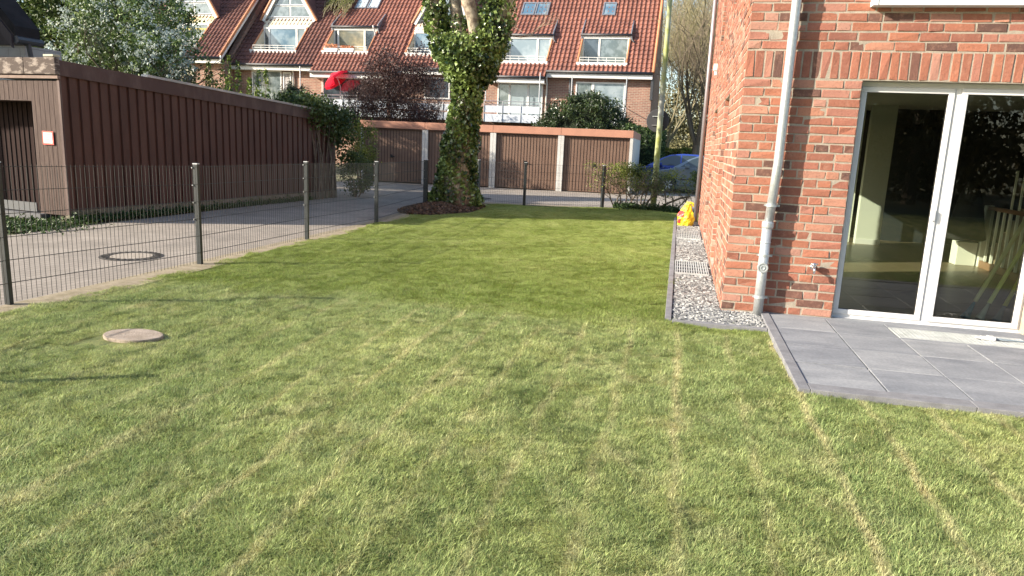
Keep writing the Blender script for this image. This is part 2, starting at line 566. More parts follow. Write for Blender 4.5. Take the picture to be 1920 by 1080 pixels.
# bare disc of the lawn manhole, the leaf mound, camera-blind wedge
k &= (((TX + 3.93) / .31) ** 2 + ((TY - 4.53) / .24) ** 2 > 1)
k &= ~((TX < -4.55) & (TY > 14.9 + (TX + 5.5) * .3))
k &= (TX > -5.9) & (TX < 1.2 + TY * .75)
k &= (TX > -1.4 - TY * .95)
TX, TY = TX[k], TY[k]
pm = bpy.data.meshes.new('grass')
pm.vertices.add(len(TX))
pm.vertices.foreach_set('co', np.stack([TX, TY, lawn_h(TX, TY) - .012], -1).astype(np.float32).ravel())
for nm, arr, ty_ in (('rot', RNG.random(len(TX)) * 6.283, 'FLOAT'), ('scl', np.clip(1 + .18 * np.sin(TX * 3.1 + 2 * np.sin(TY * 1.9)) * np.sin(TY * 2.7) + RNG.normal(0, .16, len(TX)), .65, 1.5), 'FLOAT'), ('vid', RNG.integers(0, 8, len(TX)), 'INT')):
    a = pm.attributes.new(nm, ty_, 'POINT'); a.data.foreach_set('value', arr.astype(np.float32 if ty_ == 'FLOAT' else np.int32))
grass = bpy.data.objects.new('grass', pm); scene.collection.objects.link(grass)
grass['kind'] = 'stuff'
ng = bpy.data.node_groups.new('grass_scatter', 'GeometryNodeTree')
ng.interface.new_socket('Geometry', in_out='INPUT', socket_type='NodeSocketGeometry')
ng.interface.new_socket('Geometry', in_out='OUTPUT', socket_type='NodeSocketGeometry')
gi = ng.nodes.new('NodeGroupInput'); go_ = ng.nodes.new('NodeGroupOutput')
iop = ng.nodes.new('GeometryNodeInstanceOnPoints'); ci = ng.nodes.new('GeometryNodeCollectionInfo')
ci.inputs[0].default_value = tiles_col; ci.inputs['Separate Children'].default_value = True; ci.inputs['Reset Children'].default_value = True
iop.inputs['Pick Instance'].default_value = True
def nattr(nm, t):
    n = ng.nodes.new('GeometryNodeInputNamedAttribute'); n.data_type = t; n.inputs[0].default_value = nm; return n.outputs[0]
cb = ng.nodes.new('ShaderNodeCombineXYZ'); ng.links.new(nattr('rot', 'FLOAT'), cb.inputs[2])
e2r = ng.nodes.new('FunctionNodeEulerToRotation'); ng.links.new(cb.outputs[0], e2r.inputs[0])
ng.links.new(gi.outputs[0], iop.inputs['Points']); ng.links.new(ci.outputs[0], iop.inputs['Instance'])
ng.links.new(nattr('vid', 'INT'), iop.inputs['Instance Index']); ng.links.new(e2r.outputs[0], iop.inputs['Rotation'])
ng.links.new(nattr('scl', 'FLOAT'), iop.inputs['Scale'])
ng.links.new(iop.outputs[0], go_.inputs[0])
gm = grass.modifiers.new('scatter', 'NODES'); gm.node_group = ng

# sand strip under the fence, kerbs, gravel bed, patio
mb = MB()
mb.add([(-5.62, -9, .008), (-5.2, -9, .008), (-5.2, 12.5, .008), (-5.6, 17.4, .008), (-6.0, 17.2, .008), (-5.62, 12.5, .008)], [(0, 1, 2, 3, 4, 5)])
mb.add([(-5.6, 17.4, .009), (-5.0, 18.2, .009), (-1.9, 19.0, .009), (.6, 19.35, .009), (.6, 19.7, .009), (-2, 19.25, .009), (-5.3, 18.75, .009), (-6, 17.2, .009)], [tuple(range(8))])
struct('sand_strip', mb, M_sand)
mb = MB()
y = 6.66
while y < 17.2:                                      # edging stones along the lawn
    mb.box(-.01, .05, y, min(y + .995, 17.2), -.1, .045); y += 1.0
x = .056
while x < .88:
    x1 = min(x + .995, .895); mb.box(x, x1, 6.62, 6.68, -.1, .04); x += 1.0
struct('kerb', mb, M_kerb, bevel=.004)
mb = MB()
mb.box(.98, 9.0, 5.05, 7.40, -.1, .018, 1)
ys = [5.052, 5.607, 6.162, 6.717, 7.272]
for i in range(16):
    x0 = .982 + i * .517
    for r_ in range(4):
        if r_ == 3 and 1 < i < 5:                    # cut around the door grating
            xa, xb = x0, x0 + .511
            if i == 2:
                continue
            continue
        mb.box(x0, x0 + .506, ys[r_], ys[r_ + 1] - .015, -.02, .045 + .0012 * ((i * 7 + r_ * 3) % 4), 3 if (i * 5 + r_ * 7) % 3 == 0 else 0)
mb.box(2.016, 3.565, 7.135, 7.262, -.02, .0455)
mb.box(2.016, 3.565, 6.717, 6.745, -.02, .0455)
mb.box(3.12, 3.565, 6.748, 7.132, -.02, .0455)
mb.box(.98, 9.0, 7.268, 7.40, -.02, .043)
mb.box(.90, .976, 4.905, 7.32, -.1, .055, 2)         # kerb of the patio
x = .98
while x < 9:
    mb.box(x, x + .995, 4.905, 5.045, -.1, .054, 2); x += 1.0
struct('patio', mb, [M_slab, M_joint, M_kerb, M_slab2], bevel=.003)
# gravel: thousands of crushed stones
def stones(n, region, z, size):
    c = region(n)
    n = len(c)
    base = np.array([[-1, -1, -1], [1, -1, -1], [1, 1, -1], [-1, 1, -1], [-1, -1, 1], [1, -1, 1], [1, 1, 1], [-1, 1, 1]]) * .5
    v = base[None] * (1 + .5 * (RNG.random((n, 8, 3)) - .5))
    v = v * (np.array([1.2, .85, .6]) * (.6 + .8 * RNG.random((n, 1, 3)))) * size * (.7 + .6 * RNG.random((n, 1, 1)))
    a = RNG.random(n) * 6.28; b = RNG.normal(size=n) * .5
    ca, sa, cb_, sb = np.cos(a)[:, None], np.sin(a)[:, None], np.cos(b)[:, None], np.sin(b)[:, None]
    x, y, zz = v[..., 0], v[..., 1], v[..., 2]
    y, zz = y * cb_ - zz * sb, y * sb + zz * cb_
    x, y = x * ca - y * sa, x * sa + y * ca
    v = np.stack([x, y, zz], -1) + np.concatenate([c, z + .012 * RNG.random((n, 1))], 1)[:, None]
    f = np.array([(0, 3, 2, 1), (4, 5, 6, 7), (0, 1, 5, 4), (1, 2, 6, 5), (2, 3, 7, 6), (3, 0, 4, 7)])
    F = (np.arange(n)[:, None, None] * 8 + f[None]).reshape(-1, 4)
    return v.reshape(-1, 3), F, np.repeat(RNG.random(n), 8)
def reg(n):
    x = RNG.uniform(.06, .52, n); y = RNG.uniform(6.69, 15.9, n) 
    y = 6.69 + (y - 6.69) ** 1.0
    m_ = ~((x > .05) & (x < .50) & (((y > 9.3) & (y < 10.43)) | ((y > 13.16) & (y < 14.45))))
    a = np.stack([x[m_], y[m_]], -1)
    b = np.stack([RNG.uniform(.5, .89, n // 14), RNG.uniform(6.69, 7.32, n // 14)], -1)
    return np.concatenate([a, b])
v, f, r = stones(17000, reg, .018, .021)
M_gravel = mat("gravel_stone", (.07, .075, .08), (.45, .45, .43), .8, attr=True, fine=(200, .2))
g = struct('gravel', np_mesh('gravel', v, f, r), M_gravel, kind='stuff')
sheet('gravel_bed', [(.05, 6.68), (.895, 6.68), (.895, 7.33), (.52, 7.33), (.52, 17), (.05, 17)], .012, M_joint)
M_grate = mat('grating_zinc', (.42, .44, .43), (.55, .57, .56), .5, .15, nscale=12)
def grating(name, label, x0, x1, y0, y1, z, n, cross, along='Y', group=None):
    """galvanised mesh grating: frame and bars"""
    t = thing(name, label, 'grating', ((x0 + x1) / 2, (y0 + y1) / 2, 0), group)
    mb = MB()
    for a in ((x0, x1, y0, y0 + .012), (x0, x1, y1 - .012, y1), (x0, x0 + .012, y0 + .0125, y1 - .0125), (x1 - .012, x1, y0 + .0125, y1 - .0125)):
        mb.box(*a, z - .03, z)
    part('frame', mb, M_grate, t)
    mb = MB()
    for i in range(1, n):
        if along == 'Y':
            x = x0 + (x1 - x0) * i / n; mb.box(x - .007, x + .007, y0 + .013, y1 - .013, z - .028, z - .002)
        else:
            y = y0 + (y1 - y0) * i / n; mb.box(x0 + .013, x1 - .013, y - .0035, y + .0035, z - .02, z - .0015)
    for i in range(1, cross):
        if along == 'Y':
            y = y0 + (y1 - y0) * i / cross; mb.box(x0 + .013, x1 - .013, y - .0025, y + .0025, z - .016, z - .0035)
        else:
            x = x0 + (x1 - x0) * i / cross; mb.box(x - .0035, x + .0035, y0 + .013, y1 - .013, z - .02, z - .003)
    part('bars', mb, M_grate, t)
    mb = MB(); mb.box(x0 + .012, x1 - .012, y0 + .012, y1 - .012, z - .05, z - .032)
    part('tray', mb, mat("grate_dark", (.03, .03, .03), rough=.8), t)
    return t
GG = 'metal gratings in the gravel strip'
grating('shaft_grating', 'galvanised metal grating in the gravel strip nearer to the house corner', .06, .49, 9.34, 10.39, .05, 14, 4, group=GG)
grating('shaft_grating', 'galvanised metal grating in the gravel strip near the yellow bag', .06, .49, 13.2, 14.4, .05, 14, 4, group=GG)
grating('door_grating', 'long galvanised mesh grating sunk in the patio slabs before the glass door', 1.93 + .09, 3.115, 6.752, 7.128, .0475, 10, 30, along='X')

# manholes
def disc(name, label, x, y, r, z, rim, lid, rw=.07):
    t = thing(name, label, 'manhole cover', (x, y, 0))
    mb = MB(); mb.lathe([(r * .995, z - .02), (r, z), (r - rw, z + .004), (r - rw - .01, z - .006), (.0001, z - .006)], (x, y, 0), seg=40)
    part('rim', mb, rim, t)
    mb = MB(); mb.lathe([(r - rw - .012, z - .005), (r - rw - .013, z + .001), (.0001, z + .002)], (x, y, 0), seg=40)
    part('lid', mb, lid, t)
    for k in range(26):
        mb = MB()
        a = k * math.pi / 13
        c, s_ = math.cos(a), math.sin(a)
        o = Vector((x + c * (r - rw * .85), y + s_ * (r - rw * .85), z + .0045))
        mb.obox(o, Vector((c, s_, 0)) * rw * .6, Vector((-s_, c, 0)) * .03, (0, 0, .005))
        part('stud', mb, rim, t)
    return t
M_iron = mat("cast_iron", (.06, .055, .05), (.11, .1, .09), .8, .3, nscale=30, bump=(60, .5, .005))
M_lid = mat("concrete_lid", (.30, .26, .21), (.38, .33, .27), .9, nscale=12, bump=(80, .4, .004))
M_clay = mat("sandy_lid", (.43, .35, .28), (.31, .25, .19), .95, nscale=10, fine=(130, .35), bump=(90, .8, .012))
disc('manhole_cover', 'round iron and concrete manhole cover in the driveway by the wire fence', -6.52, 7.57, .36, .006, M_iron, M_lid, .11)
disc('manhole_cover', 'small round manhole cover in the shaded road behind the back fence', -5.45, 19.9, .34, .006, M_iron, M_iron, .08)
mb = MB()
n = 90; pts = []
for k in range(n):
    a = 6.283 * k / n; rr = 1 + .012 * math.sin(5 * a)
    pts.append((-3.93 + .23 * rr * math.cos(a), 4.53 + .16 * rr * math.sin(a)))
mb.prism(pts, 'Z', -.02, .030)
solo('lawn_lid', mb, M_clay, 'sandy brown round cover lying bare in the lawn', 'cover', (-3.93, 4.57, 0), bevel=.006)
# ------------------------------------------------------------------ the new brick house on the right
def brick_attr_mat():
    m = bpy.data.materials.new("facing_brick"); m.use_nodes = True
    nt = m.node_tree; b = nt.nodes['Principled BSDF']; b.inputs['Roughness'].default_value = .88
    b.inputs['Specular IOR Level'].default_value = .25
    a = _node(nt, "ShaderNodeAttribute", attribute_name='rnd')
    r = _node(nt, "ShaderNodeValToRGB"); nt.links.new(a.outputs['Fac'], r.inputs[0])
    e = r.color_ramp.elements
    e[0].position = 0; e[0].color = (.115, .065, .054, 1)
    e[1].position = 1; e[1].color = (.43, .20, .13, 1)
    for p_, c_ in ((.15, (.16, .082, .064)), (.22, (.26, .105, .075)), (.42, (.32, .13, .085)), (.6, (.39, .155, .095)), (.75, (.345, .14, .10)), (.88, (.42, .225, .17))):
        x = e.new(p_); x.color = (*c_, 1)
    n = _noise(nt, 17, 6, .75)
    c = _mixc(nt, r.outputs[0], (.48, .27, .19), _ramp(nt, n, .50, .78, 0, .55))
    n2 = _noise(nt, 40, 4, .7)
    c = _mixc(nt, c, (.14, .07, .05), _ramp(nt, n2, .54, .74, 0, .65))
    nt.links.new(c, b.inputs['Base Color'])
    bp = _node(nt, "ShaderNodeBump"); bp.inputs['Strength'].default_value = .9; bp.inputs['Distance'].default_value = .006
    nt.links.new(_noise(nt, 45, 6, .7), bp.inputs['Height']); nt.links.new(bp.outputs[0], b.inputs['Normal'])
    return m
M_brick = brick_attr_mat()
M_mortar = mat("mortar", (.39, .34, .27), (.31, .265, .21), .95, nscale=14, fine=(150, .2), bump=(120, .7, .004))
M_upvc = mat("white_frame", (.70, .70, .69), rough=.35, coat=.2)
M_rubber = mat("rubber_seal", (.04, .04, .04), rough=.6)
M_glassdoor = glass_mat("door_glass", (.80, .90, .74), .07)
M_shutter = mat("shutter_white", (.75, .75, .74), rough=.45)

BV = []; BF = []; BR = []
def brick(o, u, w, h, nrm, rnd, vert=(0, 0, 1), t=.0042, jit=.0026):
    """one facing brick: o corner (on the mortar plane), u unit vector along, w length, h height"""
    o = np.array(o); u = np.array(u); nrm = np.array(nrm); up = np.array(vert)
    ins = .004
    base = len(BV) * 8
    J = RNG.normal(size=(8, 3)) * jit
    P = [o, o + u * w, o + u * w + up * h, o + up * h]
    tt = t * (1 + .5 * (RNG.random() - .5))
    F = [o + u * ins + up * ins, o + u * (w - ins) + up * ins, o + u * (w - ins) + up * (h - ins), o + u * ins + up * (h - ins)]
    V = np.array([p - nrm * .004 for p in P] + [p + nrm * tt for p in F]) + J
    BV.append(V)
    b = base
    q = [(4, 5, 6, 7), (0, 1, 5, 4), (1, 2, 6, 5), (2, 3, 7, 6), (3, 0, 4, 7)]
    if np.dot(np.cross(u, up), nrm) < 0:
        q = [x[::-1] for x in q]
    BF.extend([tuple(i + b for i in x) for x in q])
    BR.extend([rnd] * 8)
def rb():
    r = random.random()
    return random.uniform(0, .17) if r < .12 else random.uniform(.2, 1)
PIT = .0825; Z0 = -.042; JT = .012
def course(o, u, nrm, a, b, z, phase):
    """fill a course between a and b (metres along u) with stretchers and headers"""
    x = a; first = True; k = phase
    while x < b - .03:
        L = .24 if random.random() < .72 else .115
        if first:
            L = [.24, .115, .18][k % 3]; first = False
        if b - (x + L + JT) < .07:
            L = b - x
        e = min(x + L, b)
        brick((o[0] + u[0] * x, o[1] + u[1] * x, z + JT / 2), u, e - x, PIT - JT, nrm, rb())
        x = e + JT
def wall_courses(o, u, nrm, length, ztop, holes, skip=()):
    k = 0; z = Z0
    while z < ztop:
        zz = z
        if skip and skip[0] - .02 <= z < skip[1] - .02:
            z = skip[1]; continue
        iv = [(0, length)]
        for (h0, h1, hz0, hz1) in holes:
            if zz + PIT / 2 > hz0 and zz + PIT / 2 < hz1:
                nv = []
                for a, b in iv:
                    if h1 <= a or h0 >= b:
                        nv.append((a, b))
                    else:
                        if h0 - a > .03: nv.append((a, h0))
                        if b - h1 > .03: nv.append((h1, b))
                iv = nv
        for a, b in iv:
            course(o, u, nrm, a, b, zz, k)
        k += 1; z += PIT
CX, CY = .53, 7.33
DX0, DX1, DZ = 1.56, 3.22, 2.27
# front wall
wall_courses((CX, CY, 0), (1, 0, 0), (0, -1, 0), 4.2, 5.2, [(DX0 - CX, DX1 - CX, -1, DZ), (1.06, 3.4, 2.93, 5)], skip=(DZ, 2.525))
x = CX
while x < CX + 4.2:
    brick((x, CY, DZ + .008), (1, 0, 0), .071, .238, (0, -1, 0), rb()); x += .083
# side wall towards the lawn; u runs along +Y
NICHE = [(9.38 - CY, 10.40 - CY), (12.35 - CY, 13.62 - CY)]
SIDE_END = 17.0
wall_courses((CX, CY, 0), (0, 1, 0), (-1, 0, 0), SIDE_END - CY, 6.4, [(NICHE[0][0], NICHE[0][1], .12, 2.27), (NICHE[1][0], NICHE[1][1], .12, 2.27), (12.6 - CY, 13.8 - CY, 3.2, 4.9), (9.38 - CY, 10.4 - CY, 3.4, 4.9)])
# far reveals of the niches and door reveal
def reveal(x0, x1, y, z0, z1, n):
    z = Z0
    while z < z1:
        if z > z0 - .02:
            brick((x0, y, z + JT / 2), (1, 0, 0), x1 - x0, PIT - JT, (0, n, 0), rb())
        z += PIT
for (a, b, z0, z1) in ((9.38, 10.40, .12, 2.27), (12.35, 13.62, .12, 2.27), (12.6, 13.8, 3.2, 4.9), (9.38, 10.4, 3.4, 4.9)):
    reveal(CX + .004, CX + .115, b - .004, z0, z1, -1)
    reveal(CX + .004, CX + .115, a + .004, z0, z1, 1)
house = thing('brick_house', 'new red brick house with white glass patio door and zinc downpipe at its corner', 'house', (CX, CY, 0))
bricks_me = np_mesh('brickwork', np.concatenate(BV), np.array(BF), BR)
# mortar body: slabs of wall with the openings left free
mb = MB()
W = .115
def wallx(mb, x0, x1, y0, y1, z0, z1): mb.box(x0, x1, y0, y1, z0, z1)
e = .0
mb.box(CX, DX0, CY, CY + .30, -.2, 5.2)
mb.box(DX1, CX + 4.2, CY, CY + .30, -.2, DZ)
mb.box(DX0, DX1, CY, CY + .30, -.2, -.0)
mb.box(DX0, DX0 + .03, CY, CY + .30, DZ, 2.93)
mb.box(DX0 + .03, CX + 4.2, CY, CY + .30, DZ, 2.93)
mb.box(CX + 3.4, CX + 4.2, CY, CY + .30, 2.93, 5.2)
mb.box(DX0, CX + 3.4, CY, CY + .30, 4.9, 5.2)
ya = CY + .30
segs = [(ya, 9.38, None), (9.38, 10.40, (.12, 2.27, 3.4, 4.9)), (10.40, 12.35, None), (12.35, 12.6, (.12, 2.27)), (12.6, 13.62, (.12, 2.27, 3.2, 4.9)), (13.62, 13.8, (3.2, 4.9)), (13.8, SIDE_END, None)]
for a, b, hz in segs:
    z = -.2
    for i in range(0, len(hz or ()), 2):
        mb.box(CX, CX + .30, a, b, z, hz[i]); z = hz[i + 1]
    mb.box(CX, CX + .30, a, b, z, 6.4)
wall_me = mb.mesh('wall')
part('wall', wall_me, M_mortar, house)
part('brickwork', bricks_me, M_brick, house)
mb = MB()                                            # remaining shell: back, right, floor slab, ceilings
mb.box(CX + .3, 7.6, SIDE_END - .3, SIDE_END, -.2, 6.4)
mb.box(7.3, 7.6, CY, SIDE_END - .3, -.2, 6.4)
mb.box(CX + 4.2, 7.3, CY + .05, CY + .30, -.2, 6.4)
part('rear_wall', mb, M_mortar, house)
mb = MB(); mb.box(CX + .3, 7.3, CY + .30, SIDE_END - .3, 2.5, 2.75); mb.box(CX + .0, 7.6, CY + .0, SIDE_END, 6.4, 6.6)
part('ceiling', mb, mat("ceiling_white", (.62, .62, .58), rough=.9), house)
mb = MB(); mb.box(CX + .3, 7.3, CY + .30, SIDE_END - .3, -.1, .07)
part('floor', mb, mat("wood_floor", (.20, .155, .10), (.15, .115, .07), .35, nscale=2.5, stretch=(1, 8, 1)), house)
M_plaster = mat("interior_plaster", (.60, .61, .56), rough=.9)
mb = MB()
mb.box(CX + .301, CX + .315, CY + .31, 9.38, .07, 2.5); mb.box(CX + .301, CX + .315, 10.4, 12.35, .07, 2.5); mb.box(CX + .301, CX + .315, 13.62, SIDE_END - .31, .07, 2.5)
part('interior_wall', mb, M_plaster, house)
mb = MB(); mb.box(3.20, 3.60, 13.95, 14.10, .07, 2.5); part('interior_pillar', mb, M_plaster, house)
mb = MB(); mb.box(3.02, 3.14, 14.15, 14.2, .07, 2.5); part('interior_door_frame', mb, M_plaster, house)
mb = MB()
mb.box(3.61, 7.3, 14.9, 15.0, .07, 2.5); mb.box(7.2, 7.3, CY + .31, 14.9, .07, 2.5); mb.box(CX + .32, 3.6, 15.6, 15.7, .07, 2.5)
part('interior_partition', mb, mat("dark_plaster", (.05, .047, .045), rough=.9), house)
mb = MB(); mb.box(3.75, 4.7, 14.82, 14.89, .07, 2.15); mb.box(3.95, 4.0, 14.78, 14.82, 1.0, 1.02)
part('interior_door', mb, mat("dark_door", (.03, .035, .045), rough=.4), house)
mb = MB(); mb.box(3.62, 3.70, 14.8, 14.86, 1.15, 1.6); mb.box(3.59, 3.73, 14.78, 14.88, 1.1, 1.15)
part('wall_lamp', mb, M_plaster, house)
mb = MB(); mb.box(3.195, 3.605, 13.935, 13.949, .071, .16)
part('skirting', mb, M_upvc, house)

# patio door
YF = CY + .10
door = part('patio_door', (lambda mb: [mb.box(*a) for a in (
    (DX0, DX1, YF, YF + .08, 0.0, .085), (DX0, DX1, YF, YF + .08, 2.215, DZ), (DX0, DX0 + .05, YF, YF + .08, .085, 2.215),
    (DX1 - .05, DX1, YF, YF + .08, .085, 2.215), (2.372, 2.428, YF, YF + .08, .085, 2.215), (DX0, DX1, YF - .028, YF - .002, .0, .045))] and mb)(MB()), M_upvc, house, bevel=.004)
def sash(x0, x1, yo, prof=.05):
    mb = MB()
    z0, z1 = .075, 2.225
    w = prof
    mb.box(x0, x1, YF - yo, YF - yo + .05, z0, z0 + w); mb.box(x0, x1, YF - yo, YF - yo + .05, z1 - w, z1)
    mb.box(x0, x0 + w, YF - yo, YF - yo + .05, z0 + w, z1 - w); mb.box(x1 - w, x1, YF - yo, YF - yo + .05, z0 + w, z1 - w)
    s = part('sash', mb, M_upvc, door, bevel=.005)
    mb = MB(); ww = w - .006
    g = .004
    for a in ((x0 + w, x1 - w, z0 + w, z0 + w + g), (x0 + w, x1 - w, z1 - w - g, z1 - w), (x0 + w, x0 + w + g, z0 + w + g, z1 - w - g), (x1 - w - g, x1 - w, z0 + w + g, z1 - w - g)):
        mb.box(a[0], a[1], YF - yo + .012, YF - yo + .030, a[2], a[3])
    part('seal', mb, M_rubber, door)
    mb = MB(); mb.add([(x0 + w + g, YF - yo + .022, z0 + w + g), (x1 - w - g, YF - yo + .022, z0 + w + g), (x1 - w - g, YF - yo + .022, z1 - w - g), (x0 + w + g, YF - yo + .022, z1 - w - g)], [(0, 1, 2, 3)])
    part('pane', mb, M_glassdoor, door)
sash(1.582, 2.368, .012)
sash(2.424, 3.198, .018)
mb = MB(); mb.box(2.332, 2.356, YF - .036, YF - .012, 1.03, 1.13)
part('handle', mb, mat("handle_grey", (.55, .56, .58), rough=.3), door, bevel=.004)
for a_, b_ in ((2.36, 2.43), (3.0, 3.07), (1.88, 1.93)):
    mb = MB(); mb.box(a_, b_, YF - .045, YF - .028, .012, .034); part('drain_cap', mb, M_upvc, door, bevel=.003)
# upper white window with sill board
uw = part('upper_window', (lambda mb: [mb.box(*a) for a in ((DX0 + .02, CX + 3.42, CY - .115, CY + .05, 2.897, 3.13), (DX0 + .03, DX0 + .1, CY + .05, CY + .12, 3.13, 4.9), (CX + 3.33, CX + 3.4, CY + .05, CY + .12, 3.13, 4.9), (DX0 + .1, CX + 3.33, CY + .05, CY + .12, 4.83, 4.9), (2.4, 2.47, CY + .05, CY + .12, 3.13, 4.83))] and mb)(MB()), M_shutter, house, bevel=.004)
mb = MB(); mb.box(DX0 + .1, CX + 3.33, CY + .08, CY + .09, 3.13, 4.83)
part('pane', mb, mat("dim_glass", (.05, .06, .07), rough=.05), uw)
mb = MB(); mb.box(DX0 - .02, DX0 + .019, CY - .12, CY + .0, 2.897, 3.3)
part('end_cap', mb, M_shutter, uw)
# side windows in the niches
def side_window(y0, y1, z0, z1, glass):
    mb = MB(); x0, x1 = CX + .13, CX + .19; w = .06
    mb.box(x0, x1, y0, y1, z0, z0 + w); mb.box(x0, x1, y0, y1, z1 - w, z1); mb.box(x0, x1, y0, y0 + w, z0 + w, z1 - w); mb.box(x0, x1, y1 - w, y1, z0 + w, z1 - w)
    f = part('side_window', mb, M_upvc, house)
    mb = MB(); mb.add([(x0 + .03, y0 + w, z0 + w), (x0 + .03, y1 - w, z0 + w), (x0 + .03, y1 - w, z1 - w), (x0 + .03, y0 + w, z1 - w)], [(0, 1, 2, 3)])
    part('pane', mb, glass, f)
M_clear = glass_mat("clear_glass", (.9, .93, .9), .03)
side_window(9.38, 10.40, .12, 2.27, M_clear); side_window(12.35, 13.62, .12, 2.27, M_clear)
M_dim = mat("dim_window", (.04, .05, .06), rough=.06)
side_window(12.6, 13.8, 3.2, 4.9, M_dim); side_window(9.38, 10.4, 3.4, 4.9, M_dim)
mb = MB(); mb.box(CX - .07, CX, 14.0, 14.12, 3.02, 3.14); mb.box(CX - .05, CX, 14.02, 14.10, 2.94, 3.02)
part('outdoor_lamp', mb, M_upvc, house, bevel=.008)
mb = MB(); mb.tube([(CX - .07, SIDE_END - .1, 0), (CX - .07, SIDE_END - .1, 6.4)], .045, 10)
part('far_downpipe', mb, mat("weathered_zinc", (.30, .27, .28), rough=.5, metal=.5), house, smooth=True)
# downpipe at the front corner
PXc, PYc = .905, CY - .085
mb = MB()
mb.tube([(PXc - .035, PYc, -.03), (PXc - .035, PYc, .90)], .047, 24)
dp = part('downpipe', mb, M_galv, house, smooth=True)
mb = MB(); mb.tube([(PXc - .028, PYc, .925), (PXc - .002, PYc, 1.5), (PXc, PYc, 3.2), (PXc, PYc, 6.2)], .0425, 24)
part('upper_pipe', mb, M_galv, dp, smooth=True)
mb = MB()
mb.lathe([(.0475, .88), (.053, .885), (.055, .90), (.055, .935), (.052, .945), (.044, .95)], (PXc - .033, PYc, 0), seg=28)
part('sleeve', mb, M_galv, dp, smooth=True)
mb = MB(); mb.lathe([(.0475, .74), (.050, .742), (.050, .75), (.0475, .752)], (PXc - .035, PYc, 0), seg=28); part('pipe_ring', mb, M_galv, dp, smooth=True)
for zb in (1.10, .62, .21, 3.0):
    mb = MB(); xx = PXc - (.035 if zb < .9 else .02 if zb < 2 else 0)
    mb.lathe([(.048, zb - .012), (.0515, zb - .012), (.0515, zb + .012), (.048, zb + .012)], (xx, PYc, 0), seg=24)
    mb.box(xx + .048, xx + .075, PYc - .008, PYc + .008, zb - .01, zb + .01)
    mb.box(xx - .066, xx - .048, PYc - .006, PYc + .006, zb - .008, zb + .008)
    mb.tube([(xx, PYc + .04, zb), (xx, CY, zb)], .006, 8)
    part('bracket', mb, M_galv, dp)
mb = MB()
mb.lathe([(.0001, -.058), (.014, -.060), (.016, -.064), (.022, -.064), (.024, -.058), (.034, -.058), (.036, -.063), (.047, -.063), (.05, -.058), (.05, -.02), (.044, .0)], (PXc - .04, PYc, .505), axis='Y', seg=32)
part('cleaning_cap', mb, M_galv, dp, smooth=False)
# outside tap
tx_, tz_ = 1.335, .53
tap = thing('outside_tap', 'small chrome outside tap on the brick wall left of the glass door', 'tap', (tx_, CY, tz_))
M_chrome = mat("chrome", (.75, .76, .78), rough=.18, metal=1)
mb = MB(); mb.lathe([(.0001, -.012), (.026, -.012), (.028, -.004), (.028, .0)], (tx_, CY, tz_), axis='Y'); mb.tube([(tx_, CY - .01, tz_), (tx_, CY - .075, tz_), (tx_, CY - .10, tz_ - .012), (tx_, CY - .105, tz_ - .05)], [.014, .016, .014, .011], 14)
part('body', mb, M_chrome, tap, smooth=True)
mb = MB(); mb.lathe([(.0001, .042), (.017, .040), (.024, .03), (.024, .018), (.012, .012), (.009, .0)], (tx_, CY - .06, tz_ + .008), seg=20); mb.box(tx_ - .036, tx_ + .036, CY - .067, CY - .053, tz_ + .03, tz_ + .045)
part('handle', mb, M_chrome, tap, smooth=False, bevel=.003)
# cable end with white connector on the door grating
cb_ = thing('cable', 'grey cable with a white connector lying on the door grating', 'cable', (2.8, 6.97, .05))
mb = MB(); mb.tube([(2.83, 6.97, .062), (2.93, 6.955, .056), (3.02, 6.985, .054), (3.15, 6.96, .054), (3.3, 6.99, .055), (3.6, 6.95, .055)], .005, 8)
mb.tube([(2.83, 6.99, .062), (2.92, 7.01, .056), (3.05, 6.99, .0545), (3.2, 7.02, .055), (3.5, 7.0, .055)], .004, 8)
part('cord', mb, mat("grey_cord", (.22, .27, .31), rough=.5), cb_, smooth=True)
mb = MB(); mb.box(2.735, 2.80, 6.95, 6.985, .048, .075); mb.box(2.795, 2.845, 6.935, 7.015, .048, .08); mb.box(2.69, 2.735, 6.958, 6.977, .052, .066)
part('connector', mb, M_upvc, cb_, bevel=.004)
# inside: staircase, coat, broom handles
st = thing('staircase', 'white staircase with banister rails inside, behind the right glass pane', 'staircase', (4.6, 11.5, .07))
M_wwood = mat("white_wood", (.72, .72, .66), rough=.5)
mb = MB()
for i in range(12):
    mb.box(4.62 + i * .0, 5.5, 11.9 - i * .22, 12.12 - i * .22, .07 + 0, .07 + .185 * (i + 1))
part('steps', mb, mat("stair_wood", (.24, .19, .13), rough=.5), st)
mb = MB(); mb.box(4.44, 4.54, 11.86, 11.96, .07, .98); part('newel', mb, M_wwood, st, bevel=.004)
mb = MB(); mb.box(4.45, 4.53, 9.5, 9.58, .07, 2.49); part('newel', mb, M_wwood, st, bevel=.004)
for i in range(11):
    y = 11.75 - i * .2
    mb = MB(); mb.box(4.47, 4.50, y - .015, y + .015, .07 + .10, .92 + (i * .0)); part('baluster', mb, M_wwood, st)
mb = MB(); mb.box(4.455, 4.525, 9.5, 11.9, .92, .97); mb.box(4.455, 4.515, 9.5, 11.9, .07, .17)
part('handrail', mb, mat("rail_wood", (.22, .12, .07), rough=.5), st)
for i in range(8):
    y = 11.4 - i * .24
    mb = MB(); mb.box(4.56, 4.585, y - .012, y + .012, .5 + i * .2, 1.5 + i * .2); part('upper_baluster', mb, M_wwood, st)
mb = MB(); mb.box(4.15, 4.42, 11.9, 12.15, .07, .42)
solo('white_box', mb, M_wwood, 'low white box on the floor inside at the foot of the banister', 'box', (4.28, 12.0, .07), bevel=.008)
